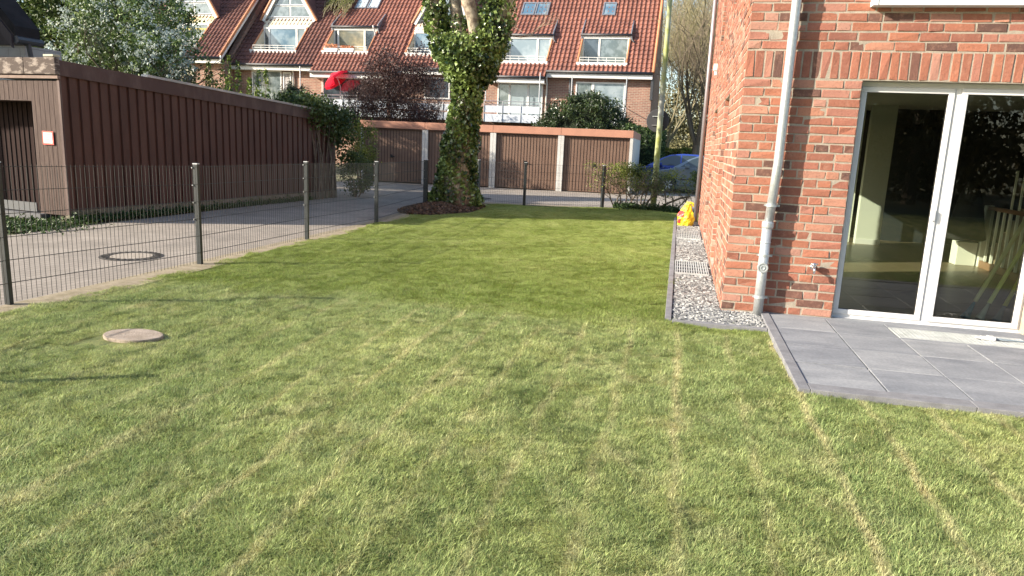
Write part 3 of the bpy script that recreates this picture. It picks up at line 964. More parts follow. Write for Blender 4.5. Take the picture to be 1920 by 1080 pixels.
mb = MB(); mb.lathe([(.0001, 1.32), (.05, 1.32), (.09, 1.26), (.15, 1.1), (.2, .85), (.25, .6), (.27, .5), (.24, .48), (.0001, .5)], (4.15, 11.7, 0), seg=14)
solo('coat', mb, mat("black_cloth", (.012, .012, .014), rough=.9), 'black coat hanging inside beside the staircase banister', 'coat', (4.15, 11.7, .5), smooth=True)
BW = [mat("broom_wood", (.75, .66, .42), rough=.5), mat("yellow_handle", (.85, .82, .40), rough=.4), mat("old_handle", (.80, .72, .22), rough=.4)]
for i, (a, b, lab) in enumerate((((2.86, 7.72, .08), (3.72, 8.25, 1.75), 'wooden broom handle leaning inside the glass door, leftmost of three'),
                                 ((2.98, 7.70, .08), (3.80, 8.20, 1.72), 'yellow broom handle leaning inside the glass door, the middle one'),
                                 ((3.14, 7.72, .08), (3.72, 7.95, 1.55), 'old yellow handle leaning closest to the right door frame'))):
    va, vb = Vector(a), Vector(b)
    t = thing('broom', lab, 'broom', a, group='brooms leaning inside the glass door')
    mb = MB(); mb.tube([va + (vb - va) * .1, vb], .020, 10); part('stick', mb, BW[i], t, smooth=True)
    mb = MB(); d = (vb - va).normalized()
    mb.tube([va + d * .18, va + d * .06, va], [.012, .03, .045], 10)
    part('brush', mb, mat("brush_bristle", [(.08, .2, .25), (.5, .5, .45), (.3, .3, .3)][i], rough=.8), t)
# ------------------------------------------------------------------ wire fences
M_fence = mat("anthracite_steel", (.017, .022, .024), (.026, .033, .034), .45, .0, nscale=20)
M_wire = mat("anthracite_wire", (.016, .019, .02), rough=.5)
M_clip = mat("clip_white", (.7, .7, .68), rough=.4)
M_cap = mat("post_cap", (.45, .46, .46), rough=.5)
def fence(label, posts, hts, loc, wide=()):
    t = thing('wire_fence', label, 'fence', loc)
    for i, ((x, y), hgt) in enumerate(zip(posts, hts)):
        a = posts[min(i + 1, len(posts) - 1)]; b = posts[max(i - 1, 0)]
        d = Vector((a[0] - b[0], a[1] - b[1], 0)).normalized(); nn = Vector((-d.y, d.x, 0))
        if nn.x + -nn.y * .01 < 0 and abs(d.y) > .5: nn = -nn
        k_ = 1.7 if i in wide else 1.0
        mb = MB(); o = Vector((x, y, -.05)) - d * .02 * k_ - nn * .03 * k_
        mb.obox(o, d * .04 * k_, nn * .06 * k_, (0, 0, hgt + .05))
        p = part('post', mb, M_fence, t, bevel=.003)
        mb = MB(); mb.obox(Vector((x, y, hgt)) - d * .022 * k_ - nn * .032 * k_, d * .044 * k_, nn * .064 * k_, (0, 0, .012)); part('cap', mb, M_cap, p)
        for k in range(4):
            z = hgt - .04 - .2 * k
            mb = MB(); mb.obox(Vector((x, y, z - .008)) - d * .034 - nn * .038, d * .016, nn * .012, (0, 0, .016))
            part('clip', mb, M_clip, p)
    for i in range(len(posts) - 1):
        A = Vector((*posts[i], 0)); B = Vector((*posts[i + 1], 0)); d = (B - A); L = d.length; d.normalize()
        nn = Vector((-d.y, d.x, 0)); h0, h1 = hts[i], hts[i + 1]
        mb = MB(); s = -1 if d.y > .5 else 1
        off = nn * .028 * s
        n = int(L / .05)
        for k in range(1, n):
            q = A + d * (L * k / n) + off; ht = h0 + (h1 - h0) * k / n
            mb.tube([q + Vector((0, 0, .03)), q + Vector((0, 0, ht - .015))], .0024, 4, caps=False)
        ht = min(h0, h1); m = int(round((ht - .06) / .2))
        for k in range(m + 1):
            for o2 in (-.005, .005):
                z0 = h0 - .03 - .2 * k; z1 = h1 - .03 - .2 * k
                if min(z0, z1) < .02: continue
                mb.tube([A + off + nn * o2 + Vector((0, 0, z0)), B + off + nn * o2 + Vector((0, 0, z1))], .0029, 4, caps=False)
        part('mesh_panel', mb, M_wire, t)
LP = [(-5.62, -.05), (-5.62, 2.5), (-5.60, 5.02), (-5.46, 7.44), (-5.43, 9.95), (-5.39, 12.47), (-5.80, 16.3)]
fence('long anthracite wire mesh fence between the lawn and the driveway on the left', LP, [1.24, 1.24, 1.23, 1.18, 1.17, 1.14, 1.11], (-5.5, 7, 0), (6,))
fence('short anthracite wire mesh fence along the far end of the lawn', [(-5.12, 18.47), (-3.80, 18.2), (-1.88, 19.02)], [1.11, 1.11, 1.11], (-3.6, 18.5, 0), (0, 1, 2))

# ------------------------------------------------------------------ brown wooden garage on the left
A0 = Vector((-9.68, 9.9, 0)); D = Vector((.134, 1, 0)).normalized(); Nn = Vector((D.y, -D.x, 0))   # D runs back, Nn faces the lawn
LEN = 7.6
def gz(t): return 2.56 - .058 * t
M_rib = mat("brown_metal_cladding", (.072, .032, .024), (.105, .049, .036), .55, nscale=3, stretch=(1, 1, .3), spec=.3)
M_board = mat("weathered_brown_wood", (.058, .034, .027), (.10, .066, .052), .85, nscale=5, stretch=(9, 9, .7), bump=(40, .6, .005))
M_fascia = mat("brown_fascia", (.075, .04, .034), (.13, .085, .07), .7, nscale=4, lo=.45, hi=.75, stretch=(1, 1, .4))
M_cement = mat("weathered_edge", (.085, .062, .05), (.30, .25, .21), .9, nscale=6, lo=.49, hi=.62, stretch=(1, 1, 2.4), bump=(50, .5, .01))
M_roofing = mat("grey_roofing", (.36, .35, .33), (.55, .53, .50), .8, nscale=3)
M_plinth = mat("mossy_concrete", (.22, .19, .15), (.12, .12, .07), .95, nscale=5, bump=(40, .5, .01))
gar = thing('wooden_garage', 'long dark brown garage with ribbed side wall left of the driveway', 'garage', tuple(A0))
# side: trapezoid ribbed sheet
mb = MB(); n = int(LEN / .19)
prof = []
for k in range(n):
    s0 = k * .19
    prof += [(s0, 0), (s0 + .125, 0), (s0 + .14, .032), (s0 + .175, .032), (s0 + .188, 0)]
prof.append((LEN, 0))
vs = []
for s_, o_ in prof:
    q = A0 + D * s_ - Nn * o_
    vs += [(q.x, q.y, .17), (q.x, q.y, gz(s_) - .2)]
mb.add(vs, [(2 * i, 2 * i + 2, 2 * i + 3, 2 * i + 1) for i in range(len(prof) - 1)])
part('side_cladding', mb, M_rib, gar)
mb = MB()
W0 = A0 - Nn * .06
mb.obox(W0 + D * .05, D * (LEN - .1), -Nn * .1, (0, 0, 2.05)); part('wall', mb, M_board, gar)
mb = MB(); mb.obox(A0 - Nn * .08 + Vector((0, 0, -.1)), D * LEN, Nn * .10, (0, 0, .28)); part('plinth', mb, M_plinth, gar)
mb = MB()                                             # sloping fascia board along the side
def slab(mb, s0, s1, o0, o1, zt0, zt1, th, mi=0):
    P = []
    for s_, zt in ((s0, zt0), (s1, zt1)):
        for o_ in (o0, o1):
            q = A0 + D * s_ + Nn * o_
            P += [(q.x, q.y, zt - th), (q.x, q.y, zt)]
    mb.add(P, [(0, 1, 3, 2), (4, 6, 7, 5), (0, 4, 5, 1), (2, 3, 7, 6), (1, 5, 7, 3), (0, 2, 6, 4)], mi)
slab(mb, 0, LEN, .005, .035, gz(0), gz(LEN), .235)
part('fascia', mb, M_fascia, gar)
mb = MB(); slab(mb, 1.7, LEN, -.10, .05, gz(1.7) + .045, gz(LEN) + .045, .043); part('roof_edge', mb, M_roofing, gar)
mb = MB(); slab(mb, .02, LEN, -3.4, .0, gz(0) - .002, gz(LEN) - .002, .08); part('roof', mb, M_roofing, gar)
# front: vertical boards beside and above the recessed door
mb = MB(); U = -Nn
def boards(mb, a, b, z0, z1, w=.105):
    x = a
    while x < b - .01:
        e_ = min(x + w - .007, b)
        mb.obox(A0 + U * x - D * (.0 + .004 * random.random()) + Vector((0, 0, z0)), U * (e_ - x), D * .02, (0, 0, z1 - z0)); x += w
boards(mb, .03, .62, .10, 2.24); boards(mb, .62, 3.3, 1.92, 2.24)
part('front_boards', mb, M_board, gar, bevel=.002)
mb = MB(); mb.obox(A0 - D * .015 + Nn * .035 + Vector((0, 0, .12)), D * .035, -Nn * .05, (0, 0, 2.2)); part('corner_board', mb, M_fascia, gar)
mb = MB(); mb.obox(A0 - D * .05 + Nn * .05 + Vector((0, 0, 2.27)), U * 3.5, D * .05, (0, 0, .045)); part('front_batten', mb, mat('pale_batten', (.26, .18, .14), (.18, .12, .095), .8, nscale=10), gar)
mb = MB()
x = -.04
while x < 3.4:
    mb.obox(A0 - D * .07 + U * x + Vector((0, 0, 2.33 + random.uniform(-.004, .004))), U * .695, D * .09, (0, 0, .26)); x += .70
part('front_capping', mb, M_cement, gar, bevel=.012)
mb = MB(); mb.obox(A0 - D * .08 + U * -.03 + Vector((0, 0, 2.60)), U * .22, D * .12, (0, 0, .035)); part('roof_corner', mb, mat('mossy_tile', (.4, .4, .25), (.5, .45, .35), .9), gar, bevel=.006)
mb = MB(); mb.obox(A0 + U * .62 + D * .55 + Vector((0, 0, .05)), U * 2.7, D * .04, (0, 0, 1.95))
dr = part('door', mb, mat("shade_darkened_door", (.030, .018, .016), (.042, .026, .023), .85, spec=.1, nscale=30, stretch=(6, 6, .3)), gar)  # base colour darkened to stand for shade over the door
mb = MB()
for k in range(22):
    mb.obox(A0 + U * (.66 + k * .12) + D * .535 + Vector((0, 0, .08)), U * .004, D * .014, (0, 0, 1.84))
part('door_grooves', mb, mat("groove_dark", (.016, .010, .009), rough=.9), gar)
mb = MB(); q = A0 + U * 1.16 + D * .5
mb.tube([q + Vector((0, 0, 1.04)), q + Vector((0, 0, .88))], .012, 8); mb.tube([q + Vector((0, 0, .9)), q + U * -.1 + Vector((0, 0, .88))], .012, 8); mb.obox(q + U * -.03 + Vector((0, 0, .8)), U * .06, D * .05, (0, 0, .14))
part('handle', mb, M_galv, dr)
mb = MB(); mb.obox(A0 + U * .60 + D * .0 + Vector((0, 0, .1)), U * .03, D * .58, (0, 0, 1.85)); mb.obox(A0 + U * .62 + D * .0 + Vector((0, 0, 1.92)), U * 2.7, D * .58, (0, 0, .02)); part('door_reveal', mb, M_fascia, gar)
mb = MB(); mb.obox(A0 + U * .7 - D * .02 + Vector((0, 0, .12)), U * 2.4, D * .02, (0, 0, .15)); 
part('ventilation_strip', mb, mat('vent_grey', (.10, .105, .11), rough=.6, metal=.2), gar)
mb = MB(); mb.obox(A0 + U * .5 - D * .12 + Vector((0, 0, -.02)), U * 2.9, D * .35, (0, 0, .12)); part('threshold', mb, mat('threshold_grey', (.12, .12, .125), rough=.8), gar)
# notice on the corner boards
nt_ = thing('notice', 'small white notice with red border screwed to the brown garage corner', 'sign', tuple(A0 + U * .3 - D * .03 + Vector((0, 0, 1.3))))
c0 = A0 + U * .42 - D * .022 + Vector((0, 0, 1.235))
mb = MB(); mb.obox(c0, -U * .245, -D * .004, (0, 0, .215)); part('border', mb, mat("sign_red", (.65, .09, .07), rough=.5), nt_)
mb = MB(); mb.obox(c0 - U * .024 - D * .0045 + Vector((0, 0, .024)), -U * .197, -D * .002, (0, 0, .167)); part('panel', mb, mat("sign_white", (.78, .72, .66), rough=.5), nt_)
mb = MB()
for k, (a_, l_) in enumerate(((.03, .13), (.07, .05), (.06, .07), (.05, .09), (.06, .06))):
    x = 0
    while x < l_:                                      # rows of small illegible print
        mb.obox(c0 - U * (.024 + a_ + x) - D * .0067 + Vector((0, 0, .160 - .027 * k)), -U * .008, -D * .001, (0, 0, .010)); x += .012
part('print', mb, mat("sign_print", (.22, .08, .07), rough=.6), nt_)

# ------------------------------------------------------------------ row of concrete lock-up garages
M_gdoor = mat("brown_door", (.20, .125, .088), (.165, .10, .07), .55, nscale=2, spec=.4)
M_gline = mat("door_groove", (.03, .018, .013), rough=.9)
M_gwall = mat("white_render", (.60, .59, .56), (.48, .47, .44), .9, nscale=2)
M_gfas = mat("salmon_fascia", (.50, .245, .16), (.42, .205, .135), .75, nscale=2.5)
xs_ = [-11.38, -8.95, -6.47, -4.07, -1.60]
GU = Vector((1, .062, 0)).normalized(); GN = Vector((-.012, 1, 0)).normalized()
labs = ['brown lock-up garage at the left end of the row, beside the ivy mass',
        'brown lock-up garage second from the left, half hidden by the ivy tree trunk',
        'brown lock-up garage right of the ivy tree, third from the left',
        'brown lock-up garage at the right end of the row with a white side wall']
for i in range(4):
    x0, x1 = xs_[i], xs_[i + 1]; w = (x1 - x0) / GU.x
    o = Vector((x0, 24.98 + (x0 + 8.95) * .062, 0))
    t = thing('lockup_garage', labs[i], 'garage', tuple(o), group='row of brown lock-up garages')
    H = 2.18
    mb = MB(); g = .004
    mb.obox(o + GU * g, GU * (w - 2 * g), GN * .25, (0, 0, .001))
    mb = MB()
    mb.obox(o + GU * g, GU * .10, GN * 6.0, (0, 0, H - .25)); mb.obox(o + GU * (w - .10 - g), GU * .10, GN * 6.0, (0, 0, H - .25))
    mb.obox(o + GU * .104 + GN * 5.9, GU * (w - .208), GN * .1, (0, 0, H - .25))
    part('wall', mb, M_gwall, t)
    mb = MB(); mb.obox(o + GU * g + GN * -.02 + Vector((0, 0, H - .249)), GU * (w - 2 * g), GN * 6.04, (0, 0, .249))
    part('fascia', mb, M_gfas, t, bevel=.006)
    mb = MB(); mb.obox(o + GU * .11 + GN * .10 + Vector((0, 0, .03)), GU * (w - .22), GN * .04, (0, 0, H - .32))
    d_ = part('door', mb, M_gdoor, t)
    mb = MB(); m = 20
    for k in range(m + 1):
        mb.obox(o + GU * (.115 + (w - .235) * k / m) + GN * .091 + Vector((0, 0, .05)), GU * .012, GN * .0085, (0, 0, H - .36))
    part('groove', mb, M_gline, d_)
    mb = MB(); mb.obox(o + GU * .105 + GN * .03 + Vector((0, 0, H - .285)), GU * (w - .21), GN * .06, (0, 0, .035)); mb.obox(o + GU * .105 + GN * .06 + Vector((0, 0, 0)), GU * .03, GN * .04, (0, 0, H - .3)); mb.obox(o + GU * (w - .135) + GN * .06, GU * .03, GN * .04, (0, 0, H - .3))
    part('frame', mb, mat("brown_frame", (.12, .075, .055), rough=.6), t)
    mb = MB(); q = o + GU * (w * .48) + GN * .05 + Vector((0, 0, .95))
    mb.tube([q, q + GU * .13 + Vector((0, 0, -.03))], .014, 6); mb.obox(q + GU * -.03 + Vector((0, 0, -.05)), GU * .05, GN * .04, (0, 0, .1))
    part('handle', mb, mat("black_metal", (.02, .02, .02), rough=.5), d_)

# ------------------------------------------------------------------ ivy clad tree
M_bark = mat("plane_bark", (.20, .155, .11), (.42, .36, .26), .9, nscale=7, lo=.42, hi=.56, bump=(25, .6, .02))
M_ivy = mat("ivy_leaf", (.018, .042, .010), (.30, .40, .11), .32, attr=True, spec=.6, trans=.15)
tree = thing('ivy_tree', 'thick old tree with trunk wrapped in ivy at the far lawn corner', 'tree', (-5.12, 16.6, 0))
mb = MB()
mb.tube([(-5.14, 16.6, -.1), (-5.13, 16.6, .15), (-5.12, 16.6, .6), (-5.08, 16.6, 1.4), (-4.96, 16.6, 2.3), (-4.88, 16.6, 3.0), (-4.86, 16.6, 3.5)], [.50, .42, .34, .29, .26, .25, .26], 16, caps=False)
mb.tube([(-4.9, 16.6, 2.6), (-5.3, 16.65, 3.4), (-5.72, 16.7, 4.1), (-5.82, 16.7, 5.0), (-6.1, 16.9, 6.6)], [.2, .17, .15, .13, .1], 12)
mb.tube([(-4.9, 16.6, 3.2), (-5.15, 16.7, 3.9), (-5.33, 16.8, 4.6), (-5.45, 16.9, 5.4), (-5.3, 17.1, 7.2)], [.2, .16, .14, .13, .09], 12)
mb.tube([(-4.86, 16.6, 3.2), (-4.72, 16.5, 3.8), (-4.80, 16.42, 4.3), (-4.98, 16.35, 4.9), (-5.05, 16.2, 5.8), (-4.8, 16.1, 7.5)], [.22, .14, .14, .16, .16, .12], 14)
mb.tube([(-4.80, 16.6, 3.4), (-4.45, 16.65, 3.9), (-4.12, 16.7, 4.6), (-3.75, 16.8, 5.6), (-3.4, 17, 7)], [.18, .14, .12, .11, .08], 12)
part('trunk', mb, M_bark, tree, smooth=True)
for b_, d_, L_, r_ in (((-6.1, 16.9, 6.6), (-.4, .1, 1), 2.4, .07), ((-5.3, 17.1, 7.2), (0, .3, 1), 2.4, .07), ((-4.8, 16.1, 7.5), (.1, -.3, 1), 2.6, .09), ((-3.4, 17, 7), (.5, .2, 1), 2.3, .06), ((-4.4, 16.6, 4.0), (.9, -.1, .25), .9, .02)):
    m2, _ = branches(b_, d_, L_, r_, 4, kids=3, spread=.8, upb=.2, seg=6)
    tw = MB(); tw.add(m2.v, m2.f)
    part('branch', tw, M_bark, tree, smooth=True)
def surf(path, rad, n, off=.05, side=None, zbias=1.):
    P = np.array(path, float); R_ = np.array(rad, float)
    s = RNG.random(n) * (len(P) - 1) * .9999; i = s.astype(int); f_ = (s - i)[:, None]
    c = P[i] * (1 - f_) + P[i + 1] * f_; r = R_[i] * (1 - f_[:, 0]) + R_[i + 1] * f_[:, 0]
    a = RNG.random(n) * 6.283
    lump = 1 + .22 * np.sin(a * 3 + c[:, 2] * 4) * np.sin(c[:, 2] * 5.3 + a)
    rr = r * lump + RNG.random(n) ** 2 * off
    rnd = np.clip(.45 + .26 * RNG.normal(size=n) + .25 * np.sin(c[:, 2] * 6 + a * 2), 0, 1)
    return np.stack([c[:, 0] + np.cos(a) * rr, c[:, 1] + np.sin(a) * rr, c[:, 2]], -1), rnd
sets = [(([(-5.17, 16.6, .02), (-5.13, 16.6, .7), (-5.08, 16.6, 1.4), (-4.98, 16.6, 2.2), (-4.88, 16.6, 3.0)]), [.55, .36, .34, .30, .36], 6500, .10),
        ([(-4.86, 16.6, 2.9), (-4.95, 16.6, 3.4), (-5.0, 16.6, 3.9)], [.36, .62, .55], 4600, .22),
        ([(-5.3, 16.65, 3.3), (-5.72, 16.7, 4.1), (-5.82, 16.7, 5.0), (-6.1, 16.9, 6.4)], [.30, .22, .19, .16], 2600, .12),
        ([(-5.1, 16.7, 3.8), (-5.33, 16.8, 4.4)], [.25, .2], 350, .12),
        ([(-4.75, 16.6, 3.3), (-4.5, 16.6, 3.7), (-4.35, 16.65, 4.3), (-4.3, 16.7, 5.1), (-4.2, 16.8, 6.0)], [.38, .38, .30, .24, .2], 3000, .18),
        ([(-5.22, 16.62, .0), (-5.30, 16.6, .6), (-5.32, 16.6, .95)], [.36, .26, .12], 900, .12)]
pp = []; rr_ = []
for pth, rd, n_, of in sets:
    a, b = surf(pth, rd, n_, of)
    if n_ == 6500:                                     # bare bark showing on the right-hand side of the lower trunk
        ang = np.arctan2(a[:, 1] - 16.6, a[:, 0] + 5.1)
        kp = ~((ang > -1.35) & (ang < -.35) & (a[:, 2] > .12) & (a[:, 2] < 1.5) & (RNG.random(len(a)) < .5))
        a, b = a[kp], b[kp]
    pp.append(a); rr_.append(b)
leaf_part('ivy', np.concatenate(pp), np.concatenate(rr_), .085, M_ivy, tree, aspect=.95, drop=.4)
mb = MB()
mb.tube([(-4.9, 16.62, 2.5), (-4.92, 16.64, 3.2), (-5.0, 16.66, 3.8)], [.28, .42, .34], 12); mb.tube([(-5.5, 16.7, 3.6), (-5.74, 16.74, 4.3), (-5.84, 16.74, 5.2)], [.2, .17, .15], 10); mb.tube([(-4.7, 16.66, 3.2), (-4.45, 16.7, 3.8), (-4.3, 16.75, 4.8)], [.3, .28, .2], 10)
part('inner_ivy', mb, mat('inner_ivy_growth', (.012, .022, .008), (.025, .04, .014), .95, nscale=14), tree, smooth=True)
mb = MB()                                              # creeping ivy stems on the bark
for k in range(16):
    a = -1.57 + random.uniform(-1.2, 1.2); z = 0; pts = []
    while z < random.uniform(1.2, 3):
        r = .47 - .13 * min(z / .6, 1) - .03 * z; cxx = -5.14 + max(0, z - .6) * .10
        pts.append((cxx + math.cos(a) * r, 16.6 + math.sin(a) * r, z)); a += random.uniform(-.12, .12); z += .15
    if len(pts) > 2: mb.tube(pts, .012, 5)
part('ivy_stem', mb, mat("ivy_stem", (.24, .19, .13), rough=.9), tree, smooth=True)
# leaf litter mound
mb = MB(); gx_ = 26; vs = []
for j in range(gx_):
    for i in range(gx_):
        u_ = i / (gx_ - 1) * 2 - 1; v_ = j / (gx_ - 1) * 2 - 1
        r = math.hypot(u_, v_); z = max(0, 1 - r * r) * .13 * (1 + .3 * math.sin(u_ * 9) * math.cos(v_ * 7))
        vs.append((-5.28 + u_ * .78 + v_ * .12, 16.15 + v_ * 1.75, z + .004))
mb.add(vs, [(j * gx_ + i, j * gx_ + i + 1, (j + 1) * gx_ + i + 1, (j + 1) * gx_ + i) for j in range(gx_ - 1) for i in range(gx_ - 1)
            if ((i / (gx_ - 1) * 2 - 1) ** 2 + (j / (gx_ - 1) * 2 - 1) ** 2) < 1.02])
mound = struct('leaf_mound', mb, mat("humus", (.07, .05, .035), (.12, .09, .06), .95, nscale=8), smooth=True)
n = 5200; a = RNG.random(n) * 6.283; r = RNG.random(n) ** .6
P = np.stack([-5.28 + r * np.cos(a) * .80 + r * np.sin(a) * .12, 16.15 + r * np.sin(a) * 1.8, np.maximum(0, 1 - r * r) * .13 + .02 + .02 * RNG.random(n)], -1)
nl = 1; P = np.concatenate([P, np.stack([RNG.uniform(-5.2, 2.5, nl), RNG.uniform(3, 18, nl) ** 1.0, np.full(nl, .045)], -1)]); P = P[(in_lawn(P[:, 0], P[:, 1], .5))]; n = len(P)
v, f = leaves(P, .06, flat=.7, aspect=.6)
M_dead = mat("dead_leaf", (.055, .036, .025), (.25, .165, .105), .8, attr=True, trans=.1)
struct('fallen_leaves', np_mesh('fallen_leaves', v, f, np.repeat(RNG.random(n) ** 1.6, 4)), M_dead, kind='stuff')

# ------------------------------------------------------------------ pole with a round sign seen from behind
M_pole = mat("mossy_pole", (.36, .37, .32), (.31, .34, .08), .7, nscale=1.4, lo=.4, hi=.6, stretch=(1, 1, .8), bump=(60, .3, .004))
pole = thing('street_pole', 'tall slim lamp pole stained green with algae behind the right shrubs', 'pole', (-.59, 19.88, 0))
mb = MB(); mb.tube([(-.59, 19.88, -.1), (-.59, 19.88, 1.2), (-.585, 19.88, 3.5), (-.58, 19.88, 7.0)], [.085, .078, .066, .05], 14); part('shaft', mb, M_pole, pole, smooth=True)
mb = MB(); mb.tube([(-.58, 19.88, 6.95), (-.5, 19.6, 7.2), (-.4, 19.2, 7.25)], .035, 8); mb.box(-.5, -.28, 18.9, 19.35, 7.2, 7.32); part('lamp_head', mb, M_galv, pole)
sg = thing('road_sign', 'round road sign seen from its dark back, fixed to the algae stained pole', 'sign', (-.63, 19.98, 2.45))
mb = MB(); mb.lathe([(.0001, 0), (.29, 0), (.30, .004), (.30, .016), (.0001, .018)], (-.65, 20.0, 2.33), axis='Y', seg=36); part('disc', mb, mat("sign_back", (.045, .045, .05), rough=.6), sg)
mb = MB(); mb.box(-.80, -.5, 19.965, 19.985, 2.43, 2.45); part('bracket', mb, M_galv, sg); mb = MB(); mb.box(-.80, -.5, 19.965, 19.985, 2.2, 2.22); part('bracket', mb, mat("sign_bracket", (.3, .3, .3), rough=.5, metal=.6), sg)

# ------------------------------------------------------------------ yellow plastic bag
t = thing('plastic_bag', 'crumpled yellow plastic bag with red print standing on the gravel by the wall', 'bag', (.23, 15.6, 0))
mb = MB(); seg = 26; rings = 18; vs = []
for j in range(rings):
    v_ = j / (rings - 1)
    w = [.135, .16, .17, .165, .15, .125, .095, .07, .05][min(int(v_ * 8), 8)] * (1 - (v_ * 8 % 1)) + [.135, .16, .17, .165, .15, .125, .095, .07, .05][min(int(v_ * 8) + 1, 8)] * (v_ * 8 % 1)
    for k in range(seg):
        a = 6.283 * k / seg
        r = w * (1 + .10 * math.sin(5 * a + 6 * v_) + .07 * math.sin(9 * a - 11 * v_) + .05 * random.uniform(-1, 1))
        vs.append((.22 + r * math.cos(a) + .05 * v_ * v_ * 1.3, 15.6 + r * .7 * math.sin(a), .03 + v_ * .47 * (1 - .10 * math.cos(a))))
fs = [(j * seg + k, j * seg + (k + 1) % seg, (j + 1) * seg + (k + 1) % seg, (j + 1) * seg + k) for j in range(rings - 1) for k in range(seg)]
fs.append(tuple(range(seg))[::-1]); fs.append(tuple(range((rings - 1) * seg, rings * seg)))
mb.add(vs, fs)
M_bag = mat("yellow_plastic", (.78, .58, .02), (.85, .66, .05), .35, nscale=9, bump=(22, .8, .02))
part('bag', mb, M_bag, t)
mb = MB()                                              # red and white print patches following the bag surface
def bagpt(a, v_, o=.012):
    i = min(int(v_ * 8), 7); fr_ = v_ * 8 - i; L_ = [.135, .16, .17, .165, .15, .125, .095, .07, .05]
    w = L_[i] * (1 - fr_) + L_[i + 1] * fr_; r = w * (1 + .10 * math.sin(5 * a + 6 * v_) + .07 * math.sin(9 * a - 11 * v_)) + o
    return (.22 + r * math.cos(a) + .065 * v_ * v_, 15.6 + r * .7 * math.sin(a), .03 + v_ * .47 * (1 - .10 * math.cos(a)))
def patch(mb, a0, a1, v0, v1, mi):
    g_ = [[bagpt(a0 + (a1 - a0) * i / 5, v0 + (v1 - v0) * j / 4) for i in range(6)] for j in range(5)]
    mb.add([p for r in g_ for p in r], [(j * 6 + i, j * 6 + i + 1, (j + 1) * 6 + i + 1, (j + 1) * 6 + i) for j in range(4) for i in range(5)], mi)
patch(mb, 3.5, 4.35, .38, .62, 0); patch(mb, 3.7, 4.1, .12, .3, 0)
part('print', mb, mat("bag_red", (.68, .06, .05), rough=.4), t)
mb = MB(); mb.tube([(.26, 15.58, .47), (.30, 15.56, .52), (.35, 15.57, .50), (.37, 15.58, .44)], [.035, .03, .03, .008], 8); part('knot', mb, M_bag, t)
# ------------------------------------------------------------------ terrace of houses with red pantile roofs
def tile_mat():
    m = mat("red_pantile", (.175, .070, .049), (.29, .120, .082), .7, nscale=1.1, lo=.3, hi=.7, fine=(7, .3))
    return m
M_tile = tile_mat()
M_tile_old = mat("old_pantile", (.105, .043, .033), (.19, .080, .058), .8, nscale=.9, lo=.35, hi=.65, fine=(7, .35))
M_fbrick = brick_tex_mat("brown_brick", (.34, .165, .115), (.24, .115, .085), (.36, .29, .22), .25, .083, .014, 'XZ', .3)
M_white = mat("white_paint", (.72, .71, .67), rough=.5)
M_cream = mat("cream_panel", (.62, .58, .47), (.55, .50, .36), .7, nscale=1.5)
M_gutter = mat("dark_gutter", (.07, .07, .075), rough=.5, metal=.3)
M_zinc = mat("zinc_sheet", (.22, .24, .27), (.30, .32, .35), .5, .5, nscale=3)
M_bluew = mat("window_blue_frame", (.60, .64, .70), rough=.4)
def wmat(name, c1, c2=None, r=.08, ns=1.2):
    return mat(name, c1, c2, r, spec=1.0, nscale=ns, lo=.42, hi=.58, coat=1.0)
G_sky = wmat("pane_curtain_and_sky_tone", (.34, .40, .43), (.22, .28, .31))  # pale blue base colour stands for reflected sky over white curtains
G_dark = wmat("pane_dark", (.03, .04, .05), (.07, .09, .11))
G_blue = wmat("pane_blue", (.09, .17, .24), (.22, .30, .35))
G_warm = wmat("pane_warm", (.42, .36, .24), (.18, .18, .14), ns=.8)
G_grey = wmat("pane_grey", (.20, .24, .25), (.10, .13, .13), ns=3)
TW, TR = .235, .345
def tile_sheet(mb, x0, x1, y0, y1, ze, ye, pitch=1.0):
    """pantiles: rolls across x, stepped rows up the slope; z = ze + (y-ye)*pitch"""
    ncos = 1 / math.sqrt(1 + pitch * pitch)
    xs = []
    k = math.floor(x0 / TW)
    while k * TW < x1:
        for f_ in (0, .12, .25, .38, .5, .75):
            xx = (k + f_) * TW
            if x0 <= xx <= x1: xs.append(xx)
        k += 1
    xs = sorted(set([x0] + xs + [x1]))
    def prof(x):
        f_ = (x / TW) % 1
        return .042 * math.sin(math.pi * f_ / .5) if f_ < .5 else -.016 * math.sin(math.pi * (f_ - .5) / .5)
    dy = TR * ncos
    ys = [(y0, 0.)]; kk = math.floor((y0 - ye) / dy) + 1
    def lift(y):
        f_ = ((y - ye) / dy) % 1
        return .035 * (1 - f_)
    rows = [(y0, lift(y0 + 1e-4))]
    while ye + kk * dy < y1 - 1e-3:
        yy = ye + kk * dy
        rows.append((yy - 1e-4, 0.)); rows.append((yy, .035)); kk += 1
    rows.append((y1, lift(y1 - 1e-3)))
    vs = []
    for (y, l) in rows:
        z = ze + (y - ye) * pitch
        for x in xs:
            h_ = prof(x) + l
            vs.append((x, y - h_ * ncos * pitch, z + h_ * ncos))
    n = len(xs)
    mb.add(vs, [(j * n + i, j * n + i + 1, (j + 1) * n + i + 1, (j + 1) * n + i) for j in range(len(rows) - 1) for i in range(n - 1)])
